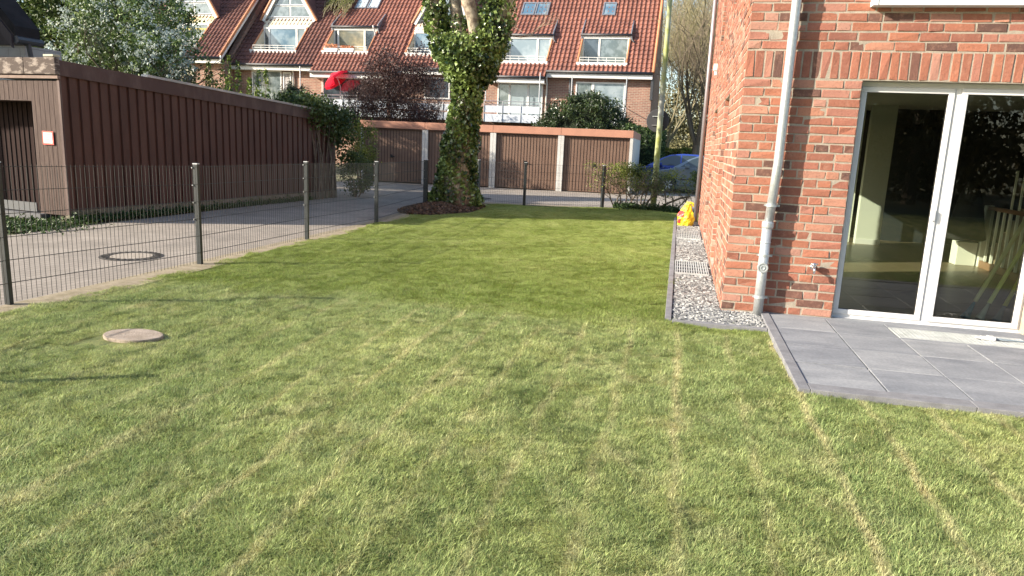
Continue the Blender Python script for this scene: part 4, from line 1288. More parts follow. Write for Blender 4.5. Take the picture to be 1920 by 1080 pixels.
def rect_window(parent, name, x0, x1, z0, z1, y, panes, frame=M_white, fw=.07, glassm=None):
    """panes: list of (fraction0, fraction1, material)"""
    mb = MB(); d = .06
    mb.box(x0, x1, y - d, y, z0, z0 + fw); mb.box(x0, x1, y - d, y, z1 - fw, z1)
    mb.box(x0, x0 + fw, y - d, y, z0 + fw, z1 - fw); mb.box(x1 - fw, x1, y - d, y, z0 + fw, z1 - fw)
    cuts = sorted(set([p[0] for p in panes] + [p[1] for p in panes]))[1:-1]
    for c in cuts:
        xx = x0 + (x1 - x0) * c; mb.box(xx - fw * .75, xx + fw * .75, y - d + .001, y - .001, z0 + fw, z1 - fw)
    f = part(name, mb, frame, parent)
    for a, b, m in panes:
        mb = MB(); mb.box(x0 + (x1 - x0) * a + fw * .8, x0 + (x1 - x0) * b - fw * .8, y - .03, y - .02, z0 + fw * .8, z1 - fw * .8)
        part('pane', mb, m, f)
    return f
def railing(parent, x0, x1, y, z0, z1, n=5, zs=None):
    mb = MB()
    for z in (zs or (z1, (z0 + z1) / 2)):
        mb.tube([(x0, y, z), (x1, y, z)], .018, 6)
    for i in range(n + 1):
        x = x0 + (x1 - x0) * i / n; mb.tube([(x, y, z0), (x, y, z1)], .015, 6)
    return part('railing', mb, M_white, parent)
RY = 43.4                                            # ridge line
def unit(label, x0, x1, yf, ye, ze, kind, lo, win, dormer=None, tile=M_tile, lower=None, sky=(), pitch=1.0):
    t = thing('terraced_house', label, 'house', ((x0 + x1) / 2, yf, 0), group='terraced houses with red tiled roofs')
    e_ = .004
    # walls
    mb = MB(); mb.box(x0 + e_, x1 - e_, yf, yf + .3, 0, ze - .12); mb.box(x0 + e_, x1 - e_, 48.6, 48.9, 0, ze)
    zr = ze + (RY - ye) * pitch
    for xx in (x0 + e_, x1 - .3 - e_):
        mb.prism([(yf + .3, 0), (48.6, 0), (48.6, ze - .3), (RY, zr - .25), (yf + .3, ze - .25)], 'X', xx, xx + .3)
    part('wall', mb, M_fbrick, t)
    # roof with the opening of the loggia
    lx0, lx1, ys, yt = lo
    mb = MB()
    yl = lower[2] if lower else ye
    def seg_(a, b):                                   # columns with a lowered eave or not
        if lower and a >= lower[0] - .01 and b <= lower[1] + .01: return lower[2]
        return ye
    cutx = sorted(set([x0, x1, lx0, lx1] + ([lower[0], lower[1]] if lower else [])))
    for a, b in zip(cutx[:-1], cutx[1:]):
        y0_ = seg_(a, b)
        if a >= lx0 - .01 and b <= lx1 + .01:
            tile_sheet(mb, a, b, y0_, ys, ze, ye, pitch); tile_sheet(mb, a, b, yt, RY, ze, ye, pitch)
        else:
            tile_sheet(mb, a, b, y0_, RY, ze, ye, pitch)
    mb.add([(x0, RY, zr), (x1, RY, zr), (x1, 49.0, ze - .2), (x0, 49.0, ze - .2)], [(0, 1, 2, 3)])
    part('roof', mb, tile, t)
    mb = MB(); mb.tube([(x0, RY, zr + .03), (x1, RY, zr + .03)], .11, 8); part('ridge', mb, tile, t, smooth=True)
    # gutter and fascia
    def gut(a, b, y, z):
        mb = MB(); mb.tube([(a + .01, y - .06, z - .02), (b - .01, y - .06, z - .02)], .065, 8); part('gutter', mb, M_gutter, t, smooth=True)
        mb = MB(); mb.box(a + .01, b - .01, y + .02, y + .06, z - .30, z - .09); mb.box(a + .01, b - .01, y + .061, yf - .001, z - .30, z - .27); part('eaves_board', mb, M_white, t)
    if lower:
        zl = ze + (lower[2] - ye) * pitch
        if lower[0] > x0 + .05: gut(x0, lower[0], ye, ze)
        gut(lower[0], lower[1], lower[2], zl)
        if lower[1] < x1 - .05: gut(lower[1], x1, ye, ze)
    else:
        gut(x0, x1, ye, ze)
    # loggia in the roof: floor, cheeks, sill, glass wall, railing
    def rz(y): return ze + (y - ye) * pitch
    zs, zt = rz(ys), rz(yt)
    lg = thing.__call__ if False else None
    mb = MB()
    mb.box(lx0 + .001, lx1 - .001, ys, yt, zs - .30, zs - .24)
    for xx, s_ in ((lx0, 1), (lx1, -1)):
        a = xx - .05 * (s_ > 0) * 0; b = xx + .05 * s_
        mb.prism([(ys, zs - .24), (yt, zs - .24), (yt, zt), (ys, zs)], 'X', min(xx, b), max(xx, b))
    l_ = part('loggia', mb, M_cream, t)
    mb = MB(); mb.box(lx0 - .05, lx1 + .05, ys - .10, ys + .05, zs - .14, zs + .06); part('sill', mb, M_white, l_)
    gy = yt - .10
    gw = rect_window(l_, 'glass_wall', lx0 + .05, lx1 - .05, zs - .24, zt + .02, gy, dormer['panes'])
    railing(l_, lx0 + .1, lx1 - .1, ys + .02, zs + .05, zs + .30)
    # red tile trims along the loggia sides
    for xx in (lx0, lx1):
        mb = MB(); mb.tube([(xx, ys - .03, zs + .05), (xx, yt, zt + .05)], .05, 6)
        part('verge_tile', mb, M_edge, l_)
    if dormer['kind'] == 'shed':
        y1_ = yt + 1.0; zt1 = rz(y1_) + .02
        yq = yt - .18; zq = zt + .12
        p2 = (zt1 - zq) / (y1_ - yq)
        mb = MB(); tile_sheet(mb, lx0 - .02, lx1 + .02, yq, y1_, zq, yq, p2); d = part('shed_roof', mb, tile, t)
        mb = MB(); mb.tube([(lx0 - .1, yq - .06, zq - .03), (lx1 + .1, yq - .06, zq - .03)], .06, 8); mb.tube([(lx1 + .08, yq - .06, zq - .06), (lx1 + .13, yq - .1, zq - .3), (lx1 + .25, yq - .25, zq - .42)], .04, 8); part('gutter', mb, M_gutter, d, smooth=True)
        mb = MB(); mb.box(lx0, lx1, yq - .0, yq + .05, zq - .22, zq - .06); part('front_board', mb, M_white, d)
        for xx in (lx0 - .06, lx1 + .02):
            mb = MB(); mb.prism([(yq - .05, zq - .28), (yq - .05, zq + .10), (y1_ + .1, zt1 + .1), (y1_ + .1, zt1 - .02)], 'X', xx, xx + .05)
            part('cheek', mb, M_zinc, d)
    elif dormer['kind'] == 'gable':
        bx0, bx1, yb = dormer['x0'], dormer['x1'], dormer['yb']; zb = rz(yb); apx = (bx0 + bx1) / 2; apz = zb + dormer['h']
        # sloping cream parapet
        mb = MB(); q0, q1 = yt - .12, yb
        z0_, z1_ = rz(q0) + .10, zb + .05
        mb.add([(lx0 - .02, q0, z0_), (lx1 + .02, q0, z0_), (bx1 - .12, q1, z1_), (bx0 + .12, q1, z1_), (lx0 - .02, q0, z0_ - .2), (lx1 + .02, q0, z0_ - .2), (bx1 - .12, q1, z1_ - .5), (bx0 + .12, q1, z1_ - .5)],
               [(0, 1, 2, 3), (4, 5, 1, 0), (5, 6, 2, 1), (7, 4, 0, 3), (6, 7, 3, 2), (7, 6, 5, 4)])
        part('parapet', mb, dormer.get('parm', M_cream), t)
        mb = MB(); mb.prism([(bx0, zb), (bx1, zb), (apx, apz)], 'Y', yb + .02, RY + .5)
        d = part('gable_dormer', mb, M_white, t)
        # roof planes of the dormer with orange verge
        mb = MB(); ov = .16
        for s_, bx in ((-1, bx0), (1, bx1)):
            b2 = bx + s_ * .10; za = zb - .10
            mb.add([(b2, yb - ov, za + .0), (apx, yb - ov, apz + .1), (apx, RY + .6, apz + .1), (b2, RY + .6, za)], [(0, 1, 2, 3)])
            mb.add([(b2 + s_ * .05, yb - ov, za + .06), (apx, yb - ov, apz + .2), (apx, RY + .6, apz + .2), (b2 + s_ * .05, RY + .6, za + .06)], [(0, 1, 2, 3)])
        part('dormer_roof', mb, tile, d)
        mb = MB()
        for s_, bx in ((-1, bx0), (1, bx1)):
            mb.tube([(bx + s_ * .12, yb - ov, zb - .05), (apx, yb - ov, apz + .14)], .075, 6)
        part('verge_tile', mb, M_edge, d)
        mb = MB()
        for s_, bx in ((-1, bx0), (1, bx1)):
            A_ = Vector((bx + s_ * .02, yb - ov - .02, zb - .05)); B_ = Vector((apx, yb - ov - .02, apz + .05)); dv = (B_ - A_)
            nn = Vector((-dv.z, 0, dv.x)).normalized() * (.16 if dv.x < 0 else -.16)
            mb.obox(A_, dv, nn if nn.z < 0 else -nn, (0, .04, 0))
        part('bargeboard', mb, M_white, d)
        # triangular window: sloped sashes
        hh = dormer['h']; w_ = (bx1 - bx0)
        for (zz0, zz1) in ((.20, .74), (.86, 1.40)):
            for s_ in (-1, 1):
                def half(z): return (w_ / 2) * (1 - z / hh) - .24
                x_in = .07
                p = [(apx + s_ * x_in, zb + zz0), (apx + s_ * max(half(zz0), x_in + .02), zb + zz0), (apx + s_ * max(half(zz1), x_in + .01), zb + zz1), (apx + s_ * x_in, zb + zz1)]
                if half(zz0) < .2: continue
                if s_ < 0: p = p[::-1]
                mb = MB(); mb.prism(p, 'Y', yb - .005, yb + .015); part('pane', mb, dormer.get('tri', G_grey), d)
                c_ = [(apx, zb + zz0 - .05), (apx + s_ * (half(zz0) + .06), zb + zz0 - .05), (apx + s_ * (half(zz0) + .06), zb + zz0), (apx, zb + zz0)]
                if s_ < 0: c_ = c_[::-1]
                mb = MB(); mb.prism(c_, 'Y', yb - .03, yb + .01); part('glazing_bar', mb, M_bluew, d)
    for (sx0, sx1, sy0, sy1) in sky:
        def P(x, y, o): return (x, y - o * .7, rz(y) + o * .7)
        mb = MB(); o_ = .09; w2 = .07
        for a in ((sx0, sx1, sy0, sy0 + w2), (sx0, sx1, sy1 - w2, sy1), (sx0, sx0 + w2, sy0 + w2, sy1 - w2), (sx1 - w2, sx1, sy0 + w2, sy1 - w2)):
            pts = [P(a[0], a[2], -.05), P(a[1], a[2], -.05), P(a[1], a[3], -.05), P(a[0], a[3], -.05), P(a[0], a[2], o_), P(a[1], a[2], o_), P(a[1], a[3], o_), P(a[0], a[3], o_)]
            mb.add(pts, [(0, 3, 2, 1), (4, 5, 6, 7), (0, 1, 5, 4), (1, 2, 6, 5), (2, 3, 7, 6), (3, 0, 4, 7)])
        s1 = part('skylight', mb, M_zinc, t)
        mb = MB(); mb.add([P(sx0 + w2, sy0 + w2, .06), P(sx1 - w2, sy0 + w2, .06), P(sx1 - w2, sy1 - w2, .06), P(sx0 + w2, sy1 - w2, .06)], [(0, 1, 2, 3)])
        part('pane', mb, dormer.get('skyg', G_blue), s1)
    for (a, b, z0, z1, panes) in win:
        rect_window(t, 'window', a, b, z0, z1, yf - .0, panes)
    return t
M_edge = mat("orange_verge_tile", (.58, .24, .11), (.45, .2, .1), .7, nscale=2)
def balcony(t, x0, x1, y, yf, z0, z1, top=None):
    mb = MB(); mb.box(x0, x1, y, yf - .001, z0 - .12, z0); b = part('balcony', mb, M_cream, t)
    mb = MB(); zc = z0 + (z1 - z0) * .30
    n = max(2, int((x1 - x0) / .8))
    for i in range(n):
        a = x0 + (x1 - x0) * i / n + .01; e = x0 + (x1 - x0) * (i + 1) / n - .01
        mb.box(a, e, y - .02, y - .005, z0 - .15, zc - .02); mb.box(a, e, y - .02, y - .005, zc + .05, z1 - .22)
    part('panel', mb, mat("balcony_panel", (.66, .70, .74), (.58, .62, .68), .35, nscale=1.5), b)
    mb = MB()
    for z in (z1, z1 - .16): mb.tube([(x0, y - .03, z), (x1, y - .03, z)], .02, 6)
    for i in range(n + 1):
        x = x0 + (x1 - x0) * i / n; mb.tube([(x, y - .035, z0 - .15), (x, y - .035, z1)], .018, 6)
    mb.tube([(x0, y - .03, z1), (x0, yf, z1)], .02, 6); mb.tube([(x1, y - .03, z1), (x1, yf, z1)], .02, 6)
    mb.tube([(x0 + .05, y, z1), (x0 + .05, y, z1 + 1.45)], .03, 6); mb.tube([(x1 - .05, y, z1), (x1 - .05, y, z1 + 1.45)], .03, 6)
    part('railing', mb, mat("rail_grey", (.42, .43, .45), rough=.4, metal=.5), b)
    return b
def downpipe(t, x, y, z0, z1, m=None):
    mb = MB(); mb.tube([(x, y - .35, z1), (x, y - .3, z1 - .12), (x, y - .07, z1 - .35), (x, y - .07, z0)], .045, 8)
    part('downpipe', mb, m or M_zinc, t, smooth=True)
P1 = [(0, .60, G_sky), (.60, 1, G_sky)]
u0 = unit('terraced house at the far left, mostly hidden by the blossoming tree', -36, -30.5, 37.2, 36.8, 5.55, 'shed', (-35, -32.4, 37.45, 38.85), [(-34.5, -32.5, 3.6, 5.0, P1)], dict(kind='shed', panes=P1), tile=M_tile_old)
u1 = unit('terraced house with yellowish awning and a triangular dormer, its roof edge standing proud', -30.5, -25.2, 37.2, 36.8, 5.55, 'gable', (-29.75, -27.1, 37.45, 38.85),
          [(-28.95, -27.15, 2.9, 5.12, [(0, .3, G_warm), (.3, 1, G_warm)])], dict(kind='gable', x0=-30.15, x1=-26.95, yb=39.35, h=2.7, panes=[(0, .32, G_dark), (.32, .6, G_dark), (.6, 1, G_grey)],
          parm=mat("yellow_awning", (.60, .53, .36), (.52, .38, .15), .8, nscale=1.2, lo=.5, hi=.65)), tile=M_tile_old)
mb = MB()
for k in range(16): mb.prism([(-29.8 + k * .17, 7.35), (-29.63 + k * .17, 7.35), (-29.715 + k * .17, 7.22)], 'Y', 38.58, 38.60)
part('awning_fringe', mb, mat("awning_yellow", (.66, .52, .12), rough=.8), u1)
mb = MB(); mb.add([(-25.2, 36.75, 5.35), (-25.2, 36.75, 5.62), (-25.2, RY, 5.62 + RY - 36.75), (-25.2, RY, 5.35 + RY - 36.75), (-25.12, 36.75, 5.35), (-25.12, 36.75, 5.62), (-25.12, RY, 5.62 + RY - 36.75), (-25.12, RY, 5.35 + RY - 36.75)],
              [(0, 1, 2, 3), (7, 6, 5, 4), (0, 4, 5, 1), (1, 5, 6, 2), (3, 7, 4, 0)])
part('bargeboard', mb, M_white, u1)
mb = MB(); mb.tube([(-25.18, 36.8, 5.66), (-25.18, RY, 5.66 + RY - 36.8)], .08, 8); part('verge_tile', mb, M_edge, u1, smooth=True)
u2 = unit('terraced house with white triangular dormer over a cream parapet and plants in the window', -25.2, -20.05, 38, 37.6, 5.32, 'gable', (-24.3, -21.5, 38.42, 39.85),
          [(-24.0, -22.15, 3.1, 5.02, [(0, 1, G_grey)]), (-22.05, -21.55, 3.1, 4.95, [(0, 1, mat("lattice_curtain", (.55, .52, .5), (.2, .17, .16), .6, nscale=9))])],
          dict(kind='gable', x0=-24.65, x1=-21.25, yb=40.4, h=2.65, panes=[(0, .13, G_dark), (.13, .78, G_blue), (.78, 1, G_sky)]), tile=M_tile_old)
downpipe(u2, -21.4, 38, 0, 5.3, M_white)
u3 = unit('terraced house with flower boxes and a red parasol on its balcony, two large skylights above', -20.05, -15.2, 38, 37.6, 5.32, 'shed', (-19.85, -17.15, 38.42, 39.85),
          [], dict(kind='shed', panes=[(0, .10, G_dark), (.10, .72, G_warm), (.72, 1, G_dark)], skyg=mat("bright_skylight", (.50, .62, .66), rough=.1)),
          lower=(-20.05, -15.2, 37.25), sky=((-19.2, -18.5, 41.15, 42.3), (-18.44, -17.75, 41.15, 42.3)))
M_pink = mat("pinkish_frame", (.62, .45, .42), rough=.7)
mb = MB(); mb.box(-19.7, -19.58, 37.94, 37.999, 2.8, 5.05); mb.box(-19.7, -16.5, 37.94, 37.999, 4.83, 5.05); mb.box(-16.6, -16.5, 37.94, 37.999, 2.8, 4.83); part('door_surround', mb, M_pink, u3)
mb = MB(); mb.box(-19.58, -16.6, 37.95, 37.97, 2.8, 4.83); part('balcony_door', mb, G_dark, u3)
b3 = balcony(u3, -20.35, -15.3, 36.7, 38, 2.8, 3.72)
downpipe(u3, -17.0, 39.1, 7.1, 7.6, M_white)
u4 = unit('terraced house behind the ivy tree with a triangular dormer partly hidden', -15.2, -10.1, 38, 37.6, 5.28, 'gable', (-14.95, -12.2, 38.42, 39.7),
          [(-13.7, -12.25, 3.75, 4.86, [(0, 1, G_dark)])], dict(kind='gable', x0=-15.15, x1=-11.8, yb=40.3, h=2.65, panes=[(0, .35, G_blue), (.35, .6, G_sky), (.6, 1, G_dark)]))
balcony(u4, -15.1, -10.3, 36.8, 38, 2.8, 3.68)
u5 = unit('terraced house with a white panelled balcony and low eaves right of the ivy tree', -10.1, -7.02, 38, 37.6, 5.28, 'shed', (-9.6, -7.1, 38.06, 39.5),
          [(-9.62, -7.2, 2.85, 4.76, [(0, .27, G_grey), (.27, .68, G_sky), (.68, 1, G_sky)])], dict(kind='shed', panes=[(0, .07, G_dark), (.07, .70, G_sky), (.70, 1, G_sky)], skyg=G_blue),
          lower=(-10.1, -7.02, 37.26), sky=((-9.2, -8.46, 40.8, 41.6), (-8.42, -7.68, 40.8, 41.6)))
balcony(u5, -9.99, -7.1, 36.75, 38, 2.78, 3.66)
u6 = unit('terraced house at the right end of the row with a single small skylight', -7.02, -1.65, 38, 37.6, 5.28, 'shed', (-5.5, -3.02, 38.05, 39.55),
          [(-5.5, -4.62, 3.3, 4.82, [(0, 1, G_grey)]), (-4.62, -2.97, 3.0, 4.82, [(0, 1, G_sky)])], dict(kind='shed', panes=[(0, .36, G_dark), (.36, 1, G_grey)], skyg=G_blue), sky=((-4.72, -4.02, 40.8, 41.6),))
downpipe(u6, -5.8, 38, 0, 5.25); downpipe(u6, -7.0, 38, 0, 5.0, M_white)
balcony(u6, -5.6, -2.8, 36.9, 38, 2.78, 3.55)
mb = MB(); mb.box(-1.72, -1.6, 37.7, 38.4, 4.0, 5.05); part('corner_panel', mb, M_gutter, u6)
mb = MB(); mb.box(-1.66, -1.56, 41.6, 42.0, 8.5, 9.3); part('gable_vent', mb, M_gutter, u6)
mb = MB(); mb.tube([(-1.62, 37.55, 5.32), (-1.62, RY, 5.32 + RY - 37.55)], .08, 8); part('verge_tile', mb, M_edge, u6, smooth=True)
# flower boxes
for i, (x, lab) in enumerate(((-19.32, 'white flower box with orange flowers on the loggia rail, left of the pair'), (-18.35, 'white flower box with orange flowers on the loggia rail, right of the pair'))):
    t = thing('flower_box', lab, 'flower box', (x, 38.4, 6.15), group='flower boxes on the loggia rail')
    mb = MB(); mb.prism([(x - .36, 6.12), (x + .36, 6.12), (x + .42, 6.33), (x - .42, 6.33)], 'Y', 38.28, 38.50); part('box', mb, M_white, t)
    pts = np.stack([np.linspace(x - .4, x + .4, 260), RNG.uniform(38.28, 38.5, 260), 6.33 + RNG.random(260) * .14 * (1.6 if i == 0 else 1)], -1)
    leaf_part('flowers', pts, RNG.random(260), .07, mat("orange_flower", (.62, .20, .05), (.75, .42, .25), .7, attr=True), t)
# red parasol on the balcony
par = thing('parasol', 'tilted bright red parasol over the white balcony', 'parasol', (-18.5, 37.0, 2.8))
mb = MB(); mb.tube([(-18.2, 37.2, 2.8), (-18.2, 37.2, 4.2), (-18.35, 37.1, 4.75)], .022, 8); part('pole', mb, M_white, par)
axis_ = Vector((-.62, -.05, .78)).normalized(); e1 = axis_.cross(Vector((0, 1, 0))).normalized(); e2 = axis_.cross(e1)
apex = Vector((-18.62, 37.05, 4.88)); vs = [apex]; n = 8
for k in range(n):
    a = 6.283 * (k + .3) / n; vs.append(apex - axis_ * .38 + (e1 * math.cos(a) + e2 * math.sin(a)) * .78)
for k in range(n):
    vs.append(vs[1 + k] - axis_ * .14)
mb = MB(); mb.add(vs, [(0, 1 + k, 1 + (k + 1) % n) for k in range(n)] + [(1 + k, 9 + k, 9 + (k + 1) % n, 1 + (k + 1) % n) for k in range(n)])
part('canopy', mb, mat("red_fabric", (.86, .03, .07), rough=.8, trans=.45), par)
mb = MB()
for k in range(n): mb.tube([apex - axis_ * .03, vs[1 + k] - axis_ * .02], .008, 4)
part('ribs', mb, M_white, par)

# ------------------------------------------------------------------ dark gabled house behind the brown garage, plus an added, unseen house to shade the lawn end
M_darkwood = mat("dark_brown_boards", (.035, .024, .024), (.05, .036, .035), .7, nscale=4, stretch=(8, 8, .4))
M_stone = brick_tex_mat("pale_block", (.42, .39, .35), (.36, .33, .30), (.26, .24, .22), .32, .2, .008, 'XZ', .3)
M_droof = mat("dark_roof", (.022, .02, .02), (.035, .03, .03), .95, spec=.1, nscale=3)
gh = thing('gabled_house', 'dark gabled house with pale block wall behind the brown garage', 'house', (-19, 14, 0))
mb = MB(); mb.box(-24, -14.42, 13.9, 14.9, 0, 3.25); part('wall', mb, M_stone, gh)
mb = MB(); mb.prism([(-24.2, 3.25), (-14.38, 3.25), (-14.05, 3.45), (-19.2, 9.2), (-24.3, 3.45)], 'Y', 13.85, 13.95); part('gable', mb, M_darkwood, gh)
mb = MB()
for s_, xe in ((1, -14.0), (-1, -24.4)):
    A_ = Vector((xe, 13.3, 3.36)); B_ = Vector((-19.2, 13.3, 9.16)); dv = B_ - A_
    mb.add([A_, B_, B_ + Vector((0, .62, 0)), A_ + Vector((0, .62, 0)), A_ + Vector((0, 0, .22)), B_ + Vector((0, 0, .22)), B_ + Vector((0, .62, .22)), A_ + Vector((0, .62, .22))],
           [(0, 3, 2, 1), (4, 5, 6, 7), (0, 1, 5, 4), (1, 2, 6, 5), (2, 3, 7, 6), (3, 0, 4, 7)])
part('roof', mb, M_droof, gh)
mb = MB()
for s_, xe in ((1, -14.05), (-1, -24.35)):
    A_ = Vector((xe, 13.24, 3.12)); dv = Vector((-19.2, 13.24, 8.92)) - A_
    mb.obox(A_, dv, (0, .05, 0), (0, 0, .27))
part('bargeboard', mb, M_darkwood, gh)
mb = MB(); mb.tube([(-14.0, 13.3, 3.3), (-14.0, 13.95, 3.3)], .08, 8); mb.tube([(-14.0, 13.6, 3.25), (-14.0, 13.65, 2.95), (-14.36, 13.8, 2.8), (-14.36, 13.8, 0)], .05, 8); part('gutter', mb, M_gutter, gh)
nb = thing('added_shade_house', 'unseen pale house added left of the driveway to shade the lawn end', 'house', (-26, 9, 0))
mb = MB(); mb.box(-32, -20.3, 6.2, 13.0, 0, 6.2); part('wall', mb, M_stone, nb)
mb = MB(); mb.prism([(5.9, 6.0), (13.3, 6.0), (9.5, 8.7), (7.6, 10.3), (5.9, 10.3)], 'X', -32.3, -20.0); part('roof', mb, M_droof, nb)  # added house: roof outline shaped to set the shade edge on lawn and trunk
mb = MB(); mb.box(-24, -22.6, 6.13, 6.2, 3.2, 4.6); part('window', mb, M_white, nb); mb = MB(); mb.box(-28, -26.6, 6.13, 6.2, 3.2, 4.6); part('window', mb, M_white, nb)

# ------------------------------------------------------------------ cars
def car(label, x, y, paint, facing=-1, loc=None):
    t = thing('parked_car', label, 'car', (x, y, 0))
    L, H, Wd = 4.05, 1.46, 1.70
    side = [(-.0, .32), (-.02, .55), (.10, .72), (.55, .86), (1.05, .95), (1.55, 1.25), (1.85, 1.40), (2.3, H), (3.0, 1.45), (3.5, 1.36), (3.85, 1.02), (4.02, .88), (4.05, .5), (3.98, .3)]
    arch = []
    def A(cx_): return [(cx_ + .37 * math.cos(a), .30 + .37 * math.sin(a)) for a in [math.pi * k / 8 for k in range(9)]]
    body_side = [(3.98, .2)] + [(3.25 + .36 * math.cos(math.pi * k / 8), .28 + .36 * math.sin(math.pi * k / 8)) for k in range(9)] + [(.82 + .36 * math.cos(math.pi * k / 8), .28 + .36 * math.sin(math.pi * k / 8)) for k in range(9)] + [(.02, .2)]
    low = body_side + [(-.02, .5), (.08, .70), (.5, .84), (1.05, .93), (2.5, .96), (3.7, .98), (4.03, .90), (4.07, .5)]
    mb = MB()
    def lay(poly, w0, w1, y0, inset):
        n = len(poly); vs = []
        for yy, s_ in ((y - Wd / 2, 0), (y - Wd / 2 + .0, 0)):
            pass
        return
    secs = [(-Wd / 2 + .05, .96), (-Wd / 2, 1.0), (Wd / 2, 1.0), (Wd / 2 - .0, .96)]
    n = len(low)
    def xs(u): return x + (u if facing < 0 else -u)
    mb.add([(xs(u), y - Wd / 2, z) for u, z in low] + [(xs(u), y + Wd / 2, z) for u, z in low], [tuple(range(n)), tuple(range(n, 2 * n))[::-1]] + [(i, n + i, n + (i + 1) % n, (i + 1) % n) for i in range(n)])
    part('body', mb, paint, t, bevel=.03)
    gh_ = [(.95, .93), (1.55, 1.27), (1.9, 1.41), (2.4, H), (3.0, 1.45), (3.45, 1.36), (3.85, .97)]
    m = len(gh_); mb = MB(); ins = .14
    vs = [(xs(u), y - Wd / 2 + .03 + ins * (z - .93) / .5, z) for u, z in gh_] + [(xs(u), y + Wd / 2 - .03 - ins * (z - .93) / .5, z) for u, z in gh_]
    mb.add(vs, [tuple(range(m)), tuple(range(m, 2 * m))[::-1]] + [(i, m + i, m + (i + 1) % m, (i + 1) % m) for i in range(m)])
    part('cabin', mb, paint, t, bevel=.02)
    G_ = mat("car_glass", (.03, .045, .05), rough=.05, coat=1.0)
    for w in ([(1.25, .98), (1.65, 1.27), (1.93, 1.37), (2.28, 1.40), (2.28, .98)], [(2.34, .98), (2.34, 1.40), (3.0, 1.39), (3.05, .98)], [(3.11, .98), (3.06, 1.38), (3.4, 1.30), (3.6, 1.02)]):
        for s_ in (-1, 1):
            vs = [(xs(u), y + s_ * (Wd / 2 - .022 - ins * (z - .93) / .5), z) for u, z in w]
            mb = MB(); mb.add(vs, [tuple(range(len(vs)))]); part('window', mb, G_, t)
    mb = MB(); mb.add([(xs(1.02), y - .62, .985), (xs(1.52), y - .55, 1.27), (xs(1.52), y + .55, 1.27), (xs(1.02), y + .62, .985)], [(0, 1, 2, 3)]); part('windscreen', mb, G_, t)
    for u in (.82, 3.25):
        for s_ in (-1, 1):
            yc = y + s_ * (Wd / 2 - .10)
            mb = MB(); mb.lathe([(.19, -.10), (.29, -.10), (.31, -.07), (.31, .07), (.29, .10), (.19, .10)], (xs(u), yc, .31), axis='Y', seg=28)
            wh = part('wheel', mb, M_rubber, t)
            mb = MB(); yo = yc + s_ * .085
            mb.lathe([(.20, -.012), (.205, 0), (.20, .012), (.175, .014), (.17, .002), (.055, .002), (.05, .02), (.0001, .022)] if s_ > 0 else [(.20, .012), (.205, 0), (.20, -.012), (.175, -.014), (.17, -.002), (.055, -.002), (.05, -.02), (.0001, -.022)], (xs(u), yo, .31), axis='Y', seg=28)
            r_ = part('rim', mb, mat("dark_rim", (.07, .07, .075), rough=.5), wh)
            mb = MB()
            for k in range(7):
                a = 6.283 * k / 7; c_, s2 = math.cos(a), math.sin(a)
                mb.obox(Vector((xs(u) + c_ * .03 - s2 * -.025, yo + s_ * .004, .31 + s2 * .03 + c_ * -.025)), Vector((c_, 0, s2)) * .155, Vector((-s2, 0, c_)) * .05, (0, s_ * .014, 0))
            part('spokes', mb, M_galv, wh)
    mb = MB(); mb.box(xs(.0), xs(.18), y - Wd / 2 + .02, y - Wd / 2 + .35, .60, .73); part('headlight', mb, M_chrome, t, bevel=.02)
    mb = MB(); mb.box(xs(.0), xs(.18), y + Wd / 2 - .35, y + Wd / 2 - .02, .60, .73); part('headlight', mb, M_chrome, t, bevel=.02)
    mb = MB(); mb.box(xs(1.42), xs(1.58), y - Wd / 2 - .16, y - Wd / 2 + .04, .96, 1.08); part('mirror', mb, paint, t, bevel=.02)
    mb = MB(); mb.box(xs(1.2), xs(3.0), y - Wd / 2 - .012, y - Wd / 2 + .02, .50, .54); part('side_trim', mb, M_rubber, t)
    return t
M_silver = mat("silver_paint", (.15, .20, .25), rough=.3, metal=.4, coat=1.0)
M_bluep = mat("dark_blue_paint", (.03, .07, .36), rough=.25, metal=.3, coat=1.0)
car('silver hatchback parked beyond the shrubs between the garages and the brick house', -1.20, 28.95, M_silver)
car('dark blue car parked behind the silver hatchback', -2.25, 31.0, M_bluep)
